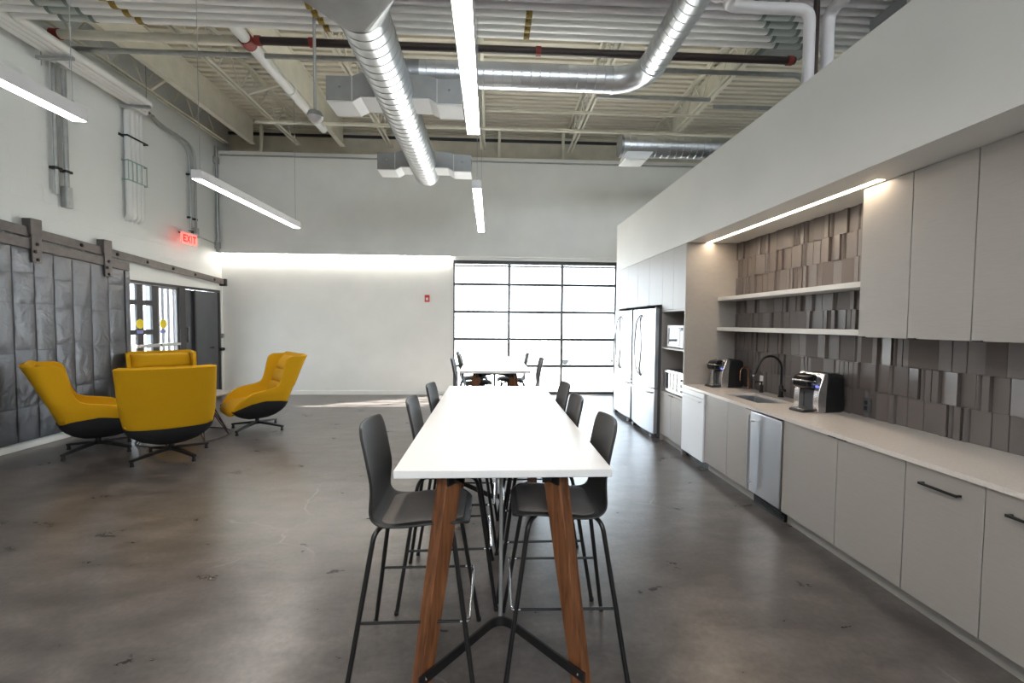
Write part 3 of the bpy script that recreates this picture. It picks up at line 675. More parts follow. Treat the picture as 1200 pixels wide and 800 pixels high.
# ------------------------------------------------------------------ bar stools (local +x = front)
def make_stool():
    o = thing('bar_stool', 'x', 'bar stool', (0,0,0), 0, 'dark grey bar stools')
    # moulded shell: profile in (x,z), swept across y with curved edges
    prof = smoothpath([(-.266,0,1.207),(-.258,0,1.175),(-.247,0,1.13),(-.225,0,1.02),(-.205,0,.90),(-.185,0,.762),(-.06,0,.752),(.12,0,.775),(.215,0,.772),(.255,0,.75)], 6, .075)
    n = 13; g = MB(); rows = []; tot = len(prof)
    for i, p in enumerate(prof):
        z = p.z; hw_ = .212
        if z > .765 and p.x < -.1: hw_ = .206
        if z > 1.12: hw_ -= .034*((z-1.12)/.087)**3
        if p.x > .18: hw_ -= .055*((p.x-.18)/.075)**2
        row = []
        for j in range(n):
            u = -1+2*j/(n-1); y = u*hw_; bow = u*u
            kk_ = min(1, max(0, (z-.775)/.2)); kk_ = kk_*kk_*(3-2*kk_)
            row.append((p.x+.034*bow*kk_, y, z-.004*bow*kk_+.012*bow*(1-kk_)))
        rows.append(row)
    g.loft(rows, closed=False); g.build('shell', M['stool_shell'], o, solid=.014, offset=0, subd=1)
    # upholstered seat pad
    g = MB(); rows = []
    for i in range(13):
        x = -.165+.395*i/12; zc = .762+.022*math.sin(PI*min(1,max(0,(x+.1)/.5)))
        row = []
        for j in range(13):
            u = -1+2*j/12; hw_ = .185-.03*(abs((x-.03)/.2))**6
            e = max(abs(u)**5, abs((x-.0325)/.1975)**7)
            row.append((x, u*hw_, zc+.026*(1-e)+.010*u*u))
        rows.append(row)
    g.loft(rows, closed=False); g.build('seat_pad', M['stool_pad'], o, subd=1, solid=.01, offset=-1)
    for sx in (-1,1):
        for sy in (-1,1):
            foot = Vector((.287*sx, .275*sy, 0)); knee = Vector((.176*sx, .165*sy, .735)); inn = Vector((.10*sx, .03*sy, .738))
            pts = smoothpath([inn, knee, foot], 6, .05)
            g = MB(); g.tube(pts, .0115, 10); leg = g.build('leg', M['black_metal'], o)
            MB().lathe([(.0135,0),(.0135,.02)], 10, M=Matrix.Translation(foot)).build('foot_glide', M['black_plastic'], leg)
    # footrest: two side bars and a chrome front bar
    k = (.735-.345)/.735; fx = .176+(.287-.176)*k; fy = .165+(.275-.165)*k
    for sy in (-1,1): MB().cyl((-fx, fy*sy, .345),(fx+.004, fy*sy, .345),.007,8).build('footrest_side', M['black_metal'], o)
    g = MB(); g.tube(smoothpath([(fx-.02,-fy,.345),(fx+.025,-fy,.345),(fx+.025,fy,.345),(fx-.02,fy,.345)],5,.03), .0075, 8); g.build('footrest_front', M['chrome'], o)
    MB().box(-.11,.11,-.045,-.02,.738,.752).box(-.11,.11,.02,.045,.738,.752).build('mounting_plate', M['black_metal'], o)
    return o
stools = [(-.345,2.155,0.0,'bar stool nearest the viewer on the yellow-chair side of the near table'),
          (-.255,2.78,2,'second stool from the viewer on the yellow-chair side of the near table'),
          (-.225,3.42,-1,'third stool from the viewer on the yellow-chair side of the near table'),
          (.365,2.22,179,'bar stool nearest the viewer on the kitchen side of the near table'),
          (.335,2.86,180,'second stool from the viewer on the kitchen side of the near table'),
          (.365,3.49,181,'third stool from the viewer on the kitchen side of the near table'),
          (-.275,6.0,0,'first stool at the far table on the pale wall side'),
          (-.225,6.68,0,'second stool at the far table on the pale wall side'),
          (-.30,7.3,0,'last stool at the far table on the pale wall side, nearest the window'),
          (.47,6.08,180,'stool pulled out from the far table on the refrigerator side'),
          (.36,7.1,180,'stool at the window end of the far table on the refrigerator side')]
proto = make_stool()
for i, (x, y, a, lab) in enumerate(stools):
    o = proto if i == 0 else copy_tree(proto)
    o.location = (x, y, 0); o.rotation_euler = (0, 0, math.radians(a)); o['label'] = lab

# ------------------------------------------------------------------ yellow lounge chairs (local +x = front)
TAB = [(.185,-.10,.10,.10),(.20,-.15,.15,.16),(.25,-.235,.26,.27),(.31,-.30,.345,.335),(.36,-.335,.40,.385),(.42,-.36,.375,.41),(.48,-.385,.335,.428),(.54,-.405,.28,.44),(.60,-.43,.20,.448),(.62,-.437,.16,.45),(.64,-.445,.09,.45),(.655,-.45,.0,.45),(.668,-.456,-.09,.45),(.70,-.47,-.17,.452),(.76,-.495,-.21,.455),(.85,-.53,-.235,.458),(1.0,-.595,-.268,.462),(1.08,-.63,-.285,.464),(1.12,-.648,-.31,.465),(1.15,-.66,-.38,.465)]
def usec(z, inset=0, nb=18, ns=10):
    xb, xf, w = lerp_tab(TAB, z); a = min(.17, (xf-xb)*.45); ne = 3.0
    xc = xb+a; pts = []
    for i in range(ns): pts.append((xf+(xc-xf)*i/ns, -w))
    for i in range(nb+1):
        th = -PI/2+PI*i/nb; c, s = math.cos(th), math.sin(th)
        pts.append((xc-a*abs(c)**(2/ne), w*math.copysign(abs(s)**(2/ne), s)))
    for i in range(1, ns+1): pts.append((xc+(xf-xc)*i/ns, w))
    return pts
def make_lounge():
    o = thing('lounge_chair', 'x', 'lounge chair', (0,0,0), 0, 'yellow high-back lounge chairs')
    zl = [.37,.42,.48,.54,.59,.62,.645,.67,.70,.74,.80,.88,.96,1.04,1.09,1.125,1.148]
    g = MB(); rings = []
    for z in zl:
        k = len(usec(z)); row = []
        for i in range(k):
            u = abs(2*i/(k-1)-1)                       # 1 at the tips, 0 mid-back
            dz = 0
            if z < .6: dz = (.6-z)/.23*.035*(1-max(0,(u-.75)/.25))
            x, y = usec(z+dz)[i]; row.append((x, y, z+dz))
        rings.append(row)
    g.loft(rings, closed=False)
    g.build('upholstered_shell', M['yellow_fabric'], o, solid=.05, offset=-1, bevel=.014, seg=3, fix=True, angle=50)
    # black lower shell: closed sections that follow the outline of the upholstery
    BT = [(0,.425),(.3,.44),(.47,.475),(.7,.497),(.85,.46),(1.01,.375)]
    rings = []
    for q, zq in enumerate((.185,.20,.25,.31,.36,.39,1)):
        row = []; k = len(usec(.4))
        for i in range(k):
            u = abs(2*i/(k-1)-1); z = zq
            if q >= 5: z = lerp_tab(BT, u)[0]
            if q == 5: z = .36+(z-.36)*.5
            x, y = usec(z)[i]; f_ = 1.03 if q else 1
            row.append((.02+(x-.02)*f_, y*f_, z))
        a, b = Vector(row[-1]), Vector(row[0])
        for i in range(1, 8):
            t = i/8; p = a.lerp(b, t); row.append((p.x+.03*math.sin(PI*t)*min(1,zq*2), p.y, p.z-.01*math.sin(PI*t)))
        rings.append(row)
    g = MB(); g.loft(rings, cap1=False); g.build('lower_shell', M['black_shell'], o, angle=60)
    # seat cushion
    g = MB(); rings = []
    for z, sc, dx in ((.37,.93,0),(.39,1.0,0),(.43,1.01,0),(.455,.98,0),(.472,.88,0),(.48,.6,0)):
        row = []
        for j in range(40):
            an = 2*PI*j/40; c, s = math.cos(an), math.sin(an); e = 2/7
            x = .065+(.375*sc)*math.copysign(abs(c)**e, c); y = .385*sc*math.copysign(abs(s)**e, s)
            row.append((x, y, z-.05*max(0,(x-.2)/.2)**2-.02*(x-.05)/.35))
        rings.append(row)
    g.loft(rings); g.build('seat_cushion', M['yellow_fabric'], o, angle=70)
    # tufted back cushion
    g = MB(); rows = []; nz, ny = 28, 22
    for i in range(nz+1):
        t = i/nz; z = .46+.62*t; xb, xf, w = lerp_tab(TAB, z); row = []
        for j in range(ny+1):
            u = -1+2*j/ny; y = u*.395
            d = .105*(1-abs(u)**8*.75)*(1-abs(2*t-1)**10*.6)
            for ts in (.40,.70): d -= .036*math.exp(-((t-ts)/.035)**2)*(1-.3*u*u)
            for ts in (.40,.70):
                for us in (-.42,.42): d -= .03*math.exp(-((t-ts)/.04)**2-((u-us)/.12)**2)
            row.append((xb+.05+d-.012*(1-u*u), y, z))
        rows.append(row)
    g.loft(rows, closed=False); g.build('back_cushion', M['yellow_fabric'], o, solid=.05, offset=1, angle=70, fix=True)
    # four-star base
    MB().lathe([(.03,.10),(.03,.19),(.10,.19),(.10,.2)], 20).build('column', M['black_metal'], o)
    b = MB(); b.lathe([(.045,.09),(.05,.12),(.035,.14)], 16); base = b.build('hub', M['black_metal'], o)
    for k in range(4):
        an = PI/2*k; c, s = math.cos(an), math.sin(an); g = MB()
        g.loft([[(c*rr-s*ww, s*rr+c*ww, zz+hh), (c*rr+s*ww, s*rr-c*ww, zz+hh), (c*rr+s*ww, s*rr-c*ww, zz-hh), (c*rr-s*ww, s*rr+c*ww, zz-hh)] for rr, ww, zz, hh in ((.02,.032,.118,.018),(.22,.026,.095,.016),(.40,.02,.070,.014),(.44,.018,.064,.013))])
        arm = g.build('base_arm', M['black_metal'], base, bevel=.003)
        MB().lathe([(.016,0),(.016,.02),(.011,.022),(.011,.075)], 12, M=Matrix.Translation((c*.42,s*.42,0))).build('foot_glide', M['black_metal'], arm) if False else None
        MB().lathe([(.022,0),(.022,.02),(.017,.022),(.017,.066)], 12, M=Matrix.Translation((c*.42,s*.42,0))).build('foot_glide', M['black_metal'], base)
    return o, base
lc, lbase = make_lounge()
def set_chair(o, x, y, face, base_ang, lab):
    o.location = (x, y, 0); o.rotation_euler = (0,0,math.radians(face)); o['label'] = lab
    for ch in o.children:
        if ch.name.startswith('hub'): ch.rotation_euler = (0,0,math.radians(base_ang-face))
chairs = [(-5.04,5.87,43,83,'yellow lounge chair seen side-on against the tin fire door'),
          (-3.93,5.58,123,65,'yellow lounge chair seen from behind, nearest the viewer'),
          (-3.63,7.0,222,79,'yellow lounge chair standing alone before the pale far wall, facing the table'),
          (-5.29,7.42,-48,20,'yellow lounge chair facing the viewer, mostly hidden behind another chair')]
objs = [lc]+[copy_tree(lc) for _ in chairs[1:]]
for o, a in zip(objs, chairs): set_chair(o, *a)

# coffee table with wire base
ct = thing('coffee_table', 'round grey coffee table on a wire base between the yellow chairs', 'coffee table', (-4.40,6.53,0))
MB().lathe([(.48,.585),(.525,.60),(.53,.612),(.525,.62)], 48).build('tabletop', M['gray_top'], ct)
g = MB(); g.tube([(.555*math.cos(a),.555*math.sin(a),.012) for a in [2*PI*i/36 for i in range(36)]], .009, 8, closed=True); g.build('floor_ring', M['bronze_wire'], ct)
g = MB(); g.tube([(.27*math.cos(a),.27*math.sin(a),.577) for a in [2*PI*i/36 for i in range(36)]], .008, 8, closed=True); g.build('upper_ring', M['bronze_wire'], ct)
for k in range(8):
    a0 = 2*PI*k/8+.2
    for s in (-1,1):
        MB().cyl((.555*math.cos(a0),.555*math.sin(a0),.012),(.27*math.cos(a0+s*.38),.27*math.sin(a0+s*.38),.577),.007,8).build('wire_leg', M['bronze_wire'], ct)

# ------------------------------------------------------------------ kitchen: base run
def cabinet(name, label, cat, y0, y1, x0, x1, z0, z1, group=None):
    o = thing(name, label, cat, ((x0+x1)/2, (y0+y1)/2, z0), 0, group); h = z1-z0; w = (y1-y0)/2; d = (x1-x0)/2
    MB().box(-d+.022,d,-w,w,0,h).build('body', M['cab_inner'], o, smooth=False)
    return o, d, w, h
def door(o, d, ya, yb, za, zb, m='laminate', t=.02, gap=.0022, name='door'):
    return MB().box(-d,-d+t,ya+gap,yb-gap,za+gap,zb-gap).build(name, M[m], o, bevel=.0015, seg=1)
def tab(dr, d, yc, z, w=.07): return MB().box(-d-.012,-d+.018,yc-w/2,yc+w/2,z-.006,z+.003).build('edge_pull', M['black_metal'], dr, bevel=.001, seg=1)
base_spec = [(4.445,4.93,'sink base cabinet door beside the dishwasher',1), (4.02,4.445,'narrow greige base cabinet beside the beverage cooler',-1),
             (2.475,2.99,'wide greige base cabinet next to the pull-out with black handle',1), (2.99,3.57,'greige base cabinet between the beverage cooler and wide cabinet',-1)]
for y0, y1, lab, e in base_spec:
    o, d, w, h = cabinet('base_cabinet', lab, 'cabinet', y0, y1, XC, XW-.03, .10, .885 if y0 < 4 else .66, 'greige base cabinets'); h = .785
    dr = door(o, d, -w, w, 0, h); tab(dr, d, (w-.045 if e < 0 and False else (-w+.045 if e < 0 else w-.045)), h-.002)
    MB().box(-d+.06,-d+.08,-w,w,-.10,0).build('toe_kick', M['toe'], o, smooth=False)
for y0, y1, lab in ((2.05,2.475,'pull-out base cabinet with a black bar handle, fully in view'), (1.62,2.05,'base cabinet with black handle cut off by the frame edge'), (1.15,1.62,'base cabinet beyond the frame edge nearest the viewer')):
    o, d, w, h = cabinet('base_cabinet', lab, 'cabinet', y0, y1, XC, XW-.03, .10, .885, 'greige base cabinets')
    dr = door(o, d, -w, w, 0, h, name='drawer_front')
    yc = 0; z = .79-.10
    MB().box(-d-.034,-d-.024,yc-.105,yc+.105,z-.007,z+.007).box(-d-.03,-d,yc-.105,yc-.093,z-.006,z+.006).box(-d-.03,-d,yc+.093,yc+.105,z-.006,z+.006).build('handle', M['black_metal'], dr, bevel=.002)
    MB().box(-d+.06,-d+.08,-w,w,-.10,0).build('toe_kick', M['toe'], o, smooth=False)
# dishwasher
dw = thing('dishwasher', 'white dishwasher with a slim bar handle under the counter end', 'dishwasher', (XC+.33,5.22,0))
MB().box(-.30,.30,-.288,.288,.10,.88).build('body', M['steel_side'], dw, smooth=False)
f = MB().box(-.345,-.30,-.286,.286,.085,.815).build('door', M['white_appliance'], dw, bevel=.004)
MB().box(-.345,-.30,-.286,.286,.82,.882).build('control_panel', M['white_appliance'], dw, bevel=.004)
MB().box(-.385,-.372,-.24,.24,.77,.788).box(-.375,-.345,-.235,-.215,.773,.785).box(-.375,-.345,.215,.235,.773,.785).build('handle', M['white_appliance'], f, bevel=.003)
MB().box(-.27,-.24,-.286,.286,.0,.10).build('toe_kick', M['black_plastic'], dw, smooth=False)
# beverage cooler
bc = thing('beverage_cooler', 'stainless under-counter cooler with a tall bar handle', 'beverage cooler', (XC+.33,3.795,0))
MB().box(-.29,.30,-.222,.222,.10,.875).build('body', M['steel_side'], bc, smooth=False)
f = MB().box(-.345,-.292,-.218,.218,.115,.872).build('door', M['steel'], bc, bevel=.005)
g = MB().cyl((-.395,.165,.15),(-.395,.165,.85),.011,12)
for z in (.22,.79): g.cyl((-.345,.165,z),(-.395,.165,z),.008,10)
g.build('handle', M['steel'], f)
g = MB().box(-.29,-.26,-.218,.218,.0,.10)
for k in range(4): g.box(-.305,-.29,-.2,.2,.02+.02*k,.03+.02*k)
g.build('vent_grille', M['black_plastic'], bc)
# countertop with sink opening
SX0, SX1, SY0, SY1 = 2.62, 2.98, 4.17, 4.80
ctop = MB()
for a, b, c, d in ((XC-.022,SX0,1.0,5.508),(SX1,XW-.002,1.0,5.508),(SX0,SX1,1.0,SY0),(SX0,SX1,SY1,5.508)): ctop.box(a,b,c,d,.888,.918)
tag(ctop.build('countertop', M['quartz'], smooth=False), 'long pale quartz kitchen countertop with a sink cut-out', 'countertop')
sk = thing('kitchen_sink', 'stainless undermount sink set in the pale countertop', 'sink', ((SX0+SX1)/2,(SY0+SY1)/2,.70))
a, b = (SX1-SX0)/2+.004, (SY1-SY0)/2+.004
MB().box(-a-.004,-a,-b,b,0,.186).box(a,a+.004,-b,b,0,.186).box(-a,a,-b-.004,-b,0,.186).box(-a,a,b,b+.004,0,.186).box(-a-.004,a+.004,-b-.004,b+.004,-.004,0).build('basin', M['steel'], sk, smooth=False)
MB().lathe([(.045,0),(.045,.004),(.03,.005)], 20).build('drain', M['chrome'], sk)
# faucets
fa = thing('kitchen_faucet', 'black gooseneck faucet arching over the sink', 'faucet', (3.09,4.52,.918))
MB().lathe([(.03,0),(.03,.012),(.024,.015),(.024,.12),(.017,.13)], 18).build('faucet_body', M['fau_black'], fa)
g = MB(); neck = [(0,0,.12),(0,0,.30)]+[(-.115+.115*math.cos(a),.02+(-.02)*math.cos(a)+.0,.30+.135*math.sin(a)) for a in [PI*i/14 for i in range(1,13)]]
neck += [(-.245,.045,.30),(-.265,.05,.235)]
g.tube(neck, [.0125]*(len(neck)-2)+[.0165,.0165], 14); g.build('gooseneck', M['fau_black'], fa)
MB().lathe([(.010,0),(.0155,.001),(.0155,.012)], 14, M=Matrix.Translation((-.272,.052,.215)) @ Matrix.Rotation(math.radians(14),4,'Y')).build('spray_tip', M['chrome'], fa)
MB().cyl((0,-.02,.075),(0,-.065,.08),.012,12).cyl((0,-.062,.08),(-.05,-.075,.105),.006,10).build('lever', M['fau_black'], fa)
sp = thing('soap_dispenser', 'short black soap dispenser behind the sink', 'soap dispenser', (3.08,4.84,.918))
MB().lathe([(.024,0),(.024,.01),(.018,.014),(.018,.085),(.010,.09),(.010,.115)], 16).build('dispenser_body', M['fau_black'], sp); MB().cyl((0.01,0,.118),(-.075,0,.122),.008,10).build('spout', M['fau_black'], sp)
cf = thing('water_tap', 'small copper gooseneck water tap beside the far coffee maker', 'tap', (3.08,5.1,.918))
MB().lathe([(.018,0),(.018,.03),(.009,.035)], 14).build('tap_base', M['copper'], cf)
g = MB(); g.tube([(0,0,.03),(0,0,.20)]+[(-.05+.05*math.cos(a),.0,.20+.06*math.sin(a)) for a in [PI*i/10 for i in range(1,11)]]+[(-.1,0,.10)], .0075, 10); g.build('tap_spout', M['copper'], cf)
for y, z, lab in ((4.93,1.04,'white outlet on the tiles behind the sink'), (3.50,1.02,'dark outlet low on the tiles beside the near coffee maker')):
    ol = thing('wall_outlet', lab, 'outlet', (XW-.046,y,z)); mm = M['outlet'] if y > 4 else M['gray_plastic']
    MB().box(-.006,.006,-.037,.037,-.06,.06).build('cover_plate', mm, ol, bevel=.003); MB().box(-.009,-.006,-.016,.016,-.04,-.006).box(-.009,-.006,-.016,.016,.006,.04).build('socket', M['outlet'] if y > 4 else M['black_plastic'], ol, bevel=.002)
# 3-D tile backsplash
random.seed(11); g = MB(); rh = .2265; z = .918
while z < 2.71:
    z1 = min(z+rh, 2.72); y = 1.0
    while y < 5.51:
        kind = random.choices('fsrv', (3,2.4,2.2,2.2))[0]; w = {'f': random.choice((.095,.125)), 's': .05, 'r': .042, 'v': random.choice((.1,.13))}[kind]; y1 = min(y+w, 5.51); x = XW-.02; za, zb = z+.001, z1-.001
        if kind == 'r':
            sec = [(x-.010-.020*math.sin(PI*i/8), y+.002+(y1-y-.004)*i/8) for i in range(9)]
        elif kind == 's': sec = [(x-.010,y+.001),(x-.028,y+.004),(x-.028,y1-.004),(x-.010,y1-.001)]
        elif kind == 'v':
            t = random.choice((0,1)); sec = [(x-.006,y+.001),(x-.008-.026*t,y+.002),(x-.008-.026*(1-t),y1-.002),(x-.006,y1-.001)]
        else: sec = [(x-.004,y+.001),(x-.011,y+.003),(x-.011,y1-.003),(x-.004,y1-.001)]
        sec = [(XW,y+.001)]+sec+[(XW,y1-.001)]
        g.prism(sec, 'z', za, zb); y = y1
    z = z1
bs = g.build('tile_backsplash', M['tile'], angle=30); tag(bs, 'grey fluted three-dimensional tile backsplash behind counter and shelves', 'backsplash')
# floating shelves
for z, lab in ((1.605,'lower white floating shelf on the grey tiles'), (1.985,'upper white floating shelf on the grey tiles')):
    tag(MB().box(2.89,XW-.03,3.26,5.505,z,z+.045).build('floating_shelf', M['bulk_paint'], bevel=.003), lab, 'shelf', 'floating shelves')
# upper cabinets
ub = [3.252,2.853,2.455,2.06,1.66,1.26]
ul = ['upper cabinet next to the floating shelves','second upper cabinet from the floating shelves','third upper cabinet from the floating shelves','fourth upper cabinet, past the frame edge','fifth upper cabinet, past the frame edge']
for y1, y0, lab in zip(ub, ub[1:], ul):
    o, d, w, h = cabinet('upper_cabinet', lab, 'cabinet', y0, y1, 2.82, XW-.045, 1.595, 2.72, 'greige upper cabinets')
    dr = door(o, d, -w, w, 0, h, 'laminate'); tab(dr, d, (w-.04), .004, .05)
MB_side = None
# tall tower with microwaves
tw = thing('microwave_tower', 'tall greige cabinet tower with open niche holding two ovens', 'cabinet', ((XC+XW)/2,5.89,0)); d = (XW-XC)/2; w = .38
MB().box(-d+.001,d,-w,-w+.02,.0,2.718).build('side_panel', M['laminate_v'], tw, smooth=False)
MB().box(-d+.001,d,w-.02,w,.0,2.718).build('side_panel', M['laminate_v'], tw, smooth=False)
MB().box(d-.15,d-.13,-w+.02,w-.02,.1,2.7).build('back_panel', M['cab_inner'], tw, smooth=False)
for z in (.70,1.335,1.86): MB().box(-d+.004,d-.15,-w+.02,w-.02,z,z+.025).build('shelf', M['laminate'], tw, smooth=False)
for s in (-1,1):
    dr = door(tw, d, -w*(s < 0), w*(s > 0), .10, .70, 'laminate'); tab(dr, d, s*.04, .70, .06)
    door(tw, d, -w*(s < 0), w*(s > 0), 1.885, 2.718, 'laminate')
MB().box(-d+.06,-d+.08,-w,w,0,.10).build('toe_kick', M['toe'], tw, smooth=False)
MB().box(-d+.03,d-.15,-w+.02,w-.02,.10,.12).build('bottom', M['cab_inner'], tw, smooth=False)
def microwave(label, yc, z, w, h, kind):
    o = thing('microwave' if kind == 0 else 'toaster_oven', label, 'microwave' if kind == 0 else 'oven', (2.72,yc,z)); w /= 2
    MB().box(-.19,.17,-w,w,.012,h).build('body', M['steel_side'], o, bevel=.006)
    dr = MB().box(-.215,-.19,-w+(.10 if kind == 0 else .0),w,.012,h).build('door', M['white_appliance'] if kind == 0 else M['steel'], o, bevel=.004)
    MB().box(-.218,-.215,-w+(.15 if kind == 0 else .12),w-.05,.05,h-.04).build('door_glass', M['dark_glass'], dr, bevel=.002)
    if kind == 0:
        cp = MB().box(-.215,-.19,-w,-w+.098,.012,h).build('control_panel', M['white_appliance'], o, bevel=.004); MB().box(-.218,-.215,-w+.02,-w+.08,h-.07,h-.03).build('display', M['dark_glass'], cp)
        MB().box(-.235,-.225,-w+.115,-w+.13,.04,h-.03).box(-.226,-.214,-w+.115,-w+.13,.04,.05).box(-.226,-.214,-w+.115,-w+.13,h-.04,h-.03).build('handle', M['steel'], dr, bevel=.003)
    else:
        for q in range(3): MB().box(-.224,-.215,-w+.17+.11*q,-w+.20+.11*q,.05,h-.04).build('door_bar', M['white_appliance'], dr, bevel=.002)
        MB().box(-.24,-.228,-w+.14,w-.05,h-.035,h-.022).box(-.23,-.214,-w+.15,-w+.165,h-.034,h-.023).box(-.23,-.214,w-.075,w-.06,h-.034,h-.023).build('handle', M['steel'], dr, bevel=.003)
        for q in range(3): MB().cyl((-.215,-w+.05,.07+.075*q),(-.235,-w+.05,.07+.075*q),.018,14).build('knob', M['steel'], o)
    for sx in (-.17,.15):
        for sy in (-1,1): MB().cyl((sx,sy*(w-.04),0),(sx,sy*(w-.04),.014),.012,10).build('foot', M['black_plastic'], o)
microwave('white-fronted microwave on the upper niche shelf', 5.88, 1.36, .52, .31, 0)
microwave('silver toaster oven on the lower niche shelf', 5.90, .725, .60, .32, 1)
# cabinets above the refrigerators
for y0, y1, lab in ((6.27,7.34,'overhead cabinet above the refrigerator beside the tower'), (7.34,8.43,'overhead cabinet above the refrigerator by the window')):
    o, d2_, w2_, h2_ = cabinet('overhead_cabinet', lab, 'cabinet', y0, y1, XC, XW-.002, 1.97, 2.718, 'cabinets above the refrigerators')
    for s in (-1,1): dr = door(o, d2_, -w2_*(s < 0), w2_*(s > 0), 0, h2_, 'laminate'); tab(dr, d2_, s*.04, .004, .05)
# refrigerators
def fridge(label, yc, w=1.0):
    o = thing('refrigerator', label, 'refrigerator', (2.78,yc,0), 0, 'stainless french-door refrigerators'); w /= 2; H = 1.915; xf = -.385
    MB().box(-.33,.38,-w+.004,w-.004,.04,H-.02).build('body', M['steel_side'], o, bevel=.004)
    def bowed(ya, yb, za, zb, yc0, hw0):
        n = 10; pf = []
        for i in range(n+1):
            y = ya+(yb-ya)*i/n; pf.append((xf-.04*(1-((y-yc0)/hw0)**2), y))
        return MB().prism(pf+[(-.332,yb),(-.332,ya)], 'z', za, zb)
    for s in (-1,1):
        a, b = (-w,-.003) if s < 0 else (.003,w)
        dr = bowed(a, b, .745, H, 0, w).build('door', M['steel'], o, bevel=.004, angle=25)
        n = 16; pts = []
        for i in range(n+1):
            t = i/n; k = math.sin(PI*t); pts.append((xf-.042-.045*min(1,k*3), s*(.03+.12*k), .88+.95*t))
        g = MB(); g.tube(pts, .014, 10); g.build('handle', M['steel'], dr)
    dr = bowed(-w, w, .075, .735, 0, w).build('freezer_drawer', M['steel'], o, bevel=.004, angle=25)
    n = 16; g = MB(); g.tube([(xf-.04*(1-(y/w)**2)-.045*min(1,3*math.sin(PI*i/n)), y, .675+.0*i) for i, y in [(i, -w*.92+2*w*.92*i/n) for i in range(n+1)]], .014, 10); g.build('handle', M['steel'], dr)
    for s in (-1,1):
        MB().box(-.40,-.34,s*(w-.09)-.05,s*(w-.09)+.05,0,.045).build('foot', M['gray_plastic'], o, bevel=.008)
    MB().box(-.33,-.30,-w+.02,w-.02,.005,.07).build('kick_grille', M['steel_side'], o)
    MB().box(-.37,-.28,-w+.01,-w+.07,H,H+.02).box(-.37,-.28,w-.07,w-.01,H,H+.02).build('hinge_cover', M['gray_plastic'], o, bevel=.004)
fridge('stainless refrigerator beside the microwave tower', 6.805); fridge('stainless refrigerator nearest the window', 7.885)

# coffee makers (local -x = front)
def coffee_maker(label, loc, rz):
    o = thing('coffee_maker', label, 'coffee maker', loc, rz, 'pod coffee makers'); w = .125; H = .345
    MB().prism([(-.05,.0),(.16,.0),(.175,.05),(.165,.31),(.14,.335),(-.02,.335),(-.05,.15)], 'y', -w, w).build('body', M['black_plastic'], o, bevel=.018, seg=4)
    # silver face with an opening
    def face(ya, yb, za, zb):
        def fx(z): return -.115+.06*(z/H)+.03*math.sin(PI*z/H)*-1
        n = 8; pr_ = [(fx(za+(zb-za)*i/n), za+(zb-za)*i/n) for i in range(n+1)]
        return pr_+[(-.02,zb),(-.05+.02,za)]
    g = MB(); g.prism(face(0,0,.005,H), 'y', -w, -w+.052); g.prism(face(0,0,.005,H), 'y', w-.052, w); g.prism(face(0,0,.21,H), 'y', -w+.0515, w-.0515)
    fcb = g.build('front_panel', M['silver_plastic'], o, bevel=.006)
    MB().box(-.06,-.045,-w+.058,w-.058,.02,.212).build('cup_recess', M['gray_plastic'], o)
    MB().prism([(-.19,.215),(-.06,.185),(-.05,.31),(-.10,.335),(-.17,.32),(-.205,.27)], 'y', -.078, .078).build('brew_head', M['gloss_black'], o, bevel=.02, seg=4)
    g = MB(); g.tube(smoothpath([(-.10,-.082,.27),(-.20,-.082,.282),(-.235,0,.285),(-.20,.082,.282),(-.10,.082,.27)], 6, .06), .007, 10); g.build('lift_handle', M['chrome'], o)
    MB().box(-.135,-.10,-.045,.045,.255,.285).build('head_badge', M['silver_plastic'], o, bevel=.008) if False else None
    tr = MB().prism([(-.22,0),(-.05,0),(-.05,.026),(-.205,.026),(-.22,.018)], 'y', -.075, .075).build('drip_tray', M['black_plastic'], o, bevel=.006)
    MB().box(-.205,-.07,-.062,.062,.026,.031).build('tray_grate', M['silver_plastic'], tr, bevel=.002)
    MB().box(-.102,-.088,-.110,-.086,.255,.31).build('display', M['gray_plastic'], fcb, bevel=.003)
    MB().lathe([(.010,0),(.010,.008)], 14, M=Matrix.Translation((-.105,-.098,.232)) @ Matrix.Rotation(-PI/2,4,'Y')).build('brew_button', M['blue_glow'], fcb)
    MB().box(-.04,.13,-.1,.1,.334,.341).build('lid', M['black_plastic'], o, bevel=.003)
coffee_maker('black and silver coffee maker beside the faucet, nearer the viewer', (2.93,3.80,.918), math.radians(10))
coffee_maker('black and silver coffee maker at the tower end of the counter', (2.90,5.30,.918), math.radians(4))

# ------------------------------------------------------------------ outside
struct(MB().box(-40,40,YF+.5,60,-.5,-.35).box(-40,XL-.4,-40,YF+.5,-.5,-.35), 'ground', M['paving'], smooth=False)
pw = MB(); pw.box(-8.2,-8.0,10.9,12.05,-.35,3.4)
for k in range(6): pw.box(-8.0,-7.94,10.95+.19*k,11.04+.19*k,-.35,3.4)
tag(pw.build('ribbed_panel', M['ribbed'], smooth=False), 'pale ribbed panel outside the glazed entrance door', 'panel')
car = thing('parked_car', 'pale parked car outside the glazed door', 'car', (5.2,21.5,-.35), math.radians(8))
n = 9
body = [(-2.1,.35),(-2.15,.62),(-1.95,.86),(-1.1,.92),(1.2,.92),(1.75,.88),(2.1,.7),(2.12,.35)]
MB().prism(body, 'y', -.86, .86).build('car_body', M['car_paint'], car, bevel=.06, seg=4)
cab = MB(); cab.loft([[(-1.35,-.8,.9),(-.75,-.68,1.38),(.6,-.68,1.4),(1.35,-.8,.9)],[(-1.35,.8,.9),(-.75,.68,1.38),(.6,.68,1.4),(1.35,.8,.9)]]); cab.build('cabin', M['car_paint'], car, bevel=.04, seg=3)
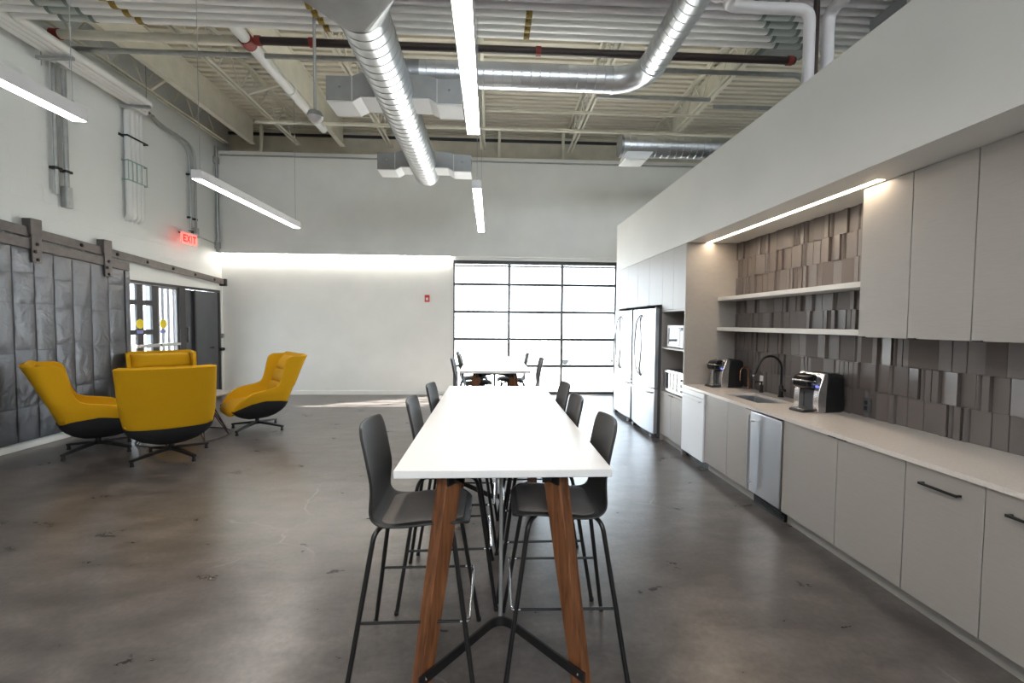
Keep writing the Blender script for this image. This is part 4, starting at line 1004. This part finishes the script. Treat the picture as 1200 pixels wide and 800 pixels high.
MB().loft([[(-1.18,-.775,.94),(-.72,-.70,1.32),(.56,-.70,1.33),(1.16,-.775,.94)],[(-1.18,-.795,.94),(-.72,-.72,1.32),(.56,-.72,1.33),(1.16,-.795,.94)]]).build('side_window', M['teal_glass'], car)
MB().loft([[(-1.36,-.62,.95),(-.80,-.56,1.34),(-.80,.56,1.34),(-1.36,.62,.95)],[(-1.38,-.62,.95),(-.82,-.56,1.34),(-.82,.56,1.34),(-1.38,.62,.95)]]).build('windscreen', M['teal_glass'], car)
for sx in (-1.35,1.35):
    for sy in (-.78,.78): MB().lathe([(.2,-.1),(.31,-.09),(.33,-.05),(.33,.05),(.31,.09),(.2,.1)], 24, M=Matrix.Translation((sx,sy,.33)) @ Matrix.Rotation(PI/2,4,'X')).build('wheel', M['rubber'], car)

struct(MB().box(-40,40,-60,YB-.4,-.5,-.35), 'ground_street', M['paving'], smooth=False)
# ------------------------------------------------------------------ light
wd_ = bpy.data.worlds.new('World'); S.world = wd_; wd_.use_nodes = True
bg = wd_.node_tree.nodes['Background']; bg.inputs[0].default_value = (.8,.9,1,1); bg.inputs[1].default_value = 8.0
sun = bpy.data.lights.new('sun', 'SUN'); sun.energy = 50; sun.angle = math.radians(.6); sun.color = (1,.95,.88)
so = bpy.data.objects.new('sun', sun); COL.objects.link(so)
dirv = Vector((-2.05,-1,-1.93)); so.rotation_euler = dirv.to_track_quat('-Z','Y').to_euler(); so.location = (8,14,9)
for nm, loc, rot, sx, sy in (('window_portal', ((WX0+WX1)/2, YF+.12, 1.55), (-PI/2,0,0), WX1-WX0, 3.1), ('added_window_portal', (1.9,YB-.25,4.65), (PI/2,0,0), 9, 2.1)):  # the second portal serves the added clerestory behind the viewer
    a = bpy.data.lights.new(nm, 'AREA'); a.shape = 'RECTANGLE'; a.size = sx; a.size_y = sy; a.cycles.is_portal = True
    ao = bpy.data.objects.new(nm, a); COL.objects.link(ao); ao.location = loc; ao.rotation_euler = rot

# ------------------------------------------------------------------ camera
cam = bpy.data.cameras.new('camera'); co = bpy.data.objects.new('camera', cam); COL.objects.link(co); S.camera = co
cam.sensor_width = 36; cam.lens = 516.1/1200*36; cam.clip_start = .05; cam.clip_end = 200
yaw, pit, rol = .0486051, .0411547, .0076954
f = Vector((math.sin(yaw)*math.cos(pit), math.cos(yaw)*math.cos(pit), -math.sin(pit))); r0 = Vector((math.cos(yaw), -math.sin(yaw), 0)); u0 = r0.cross(f)
rr = math.cos(rol)*r0+math.sin(rol)*u0; uu = -math.sin(rol)*r0+math.cos(rol)*u0
co.matrix_world = Matrix(((rr.x,uu.x,-f.x,0),(rr.y,uu.y,-f.y,0),(rr.z,uu.z,-f.z,1.68),(0,0,0,1)))
S.view_settings.view_transform = 'Standard'; S.view_settings.look = 'None'; S.view_settings.gamma = 1; S.view_settings.use_curve_mapping = False
S.view_settings.exposure = .34
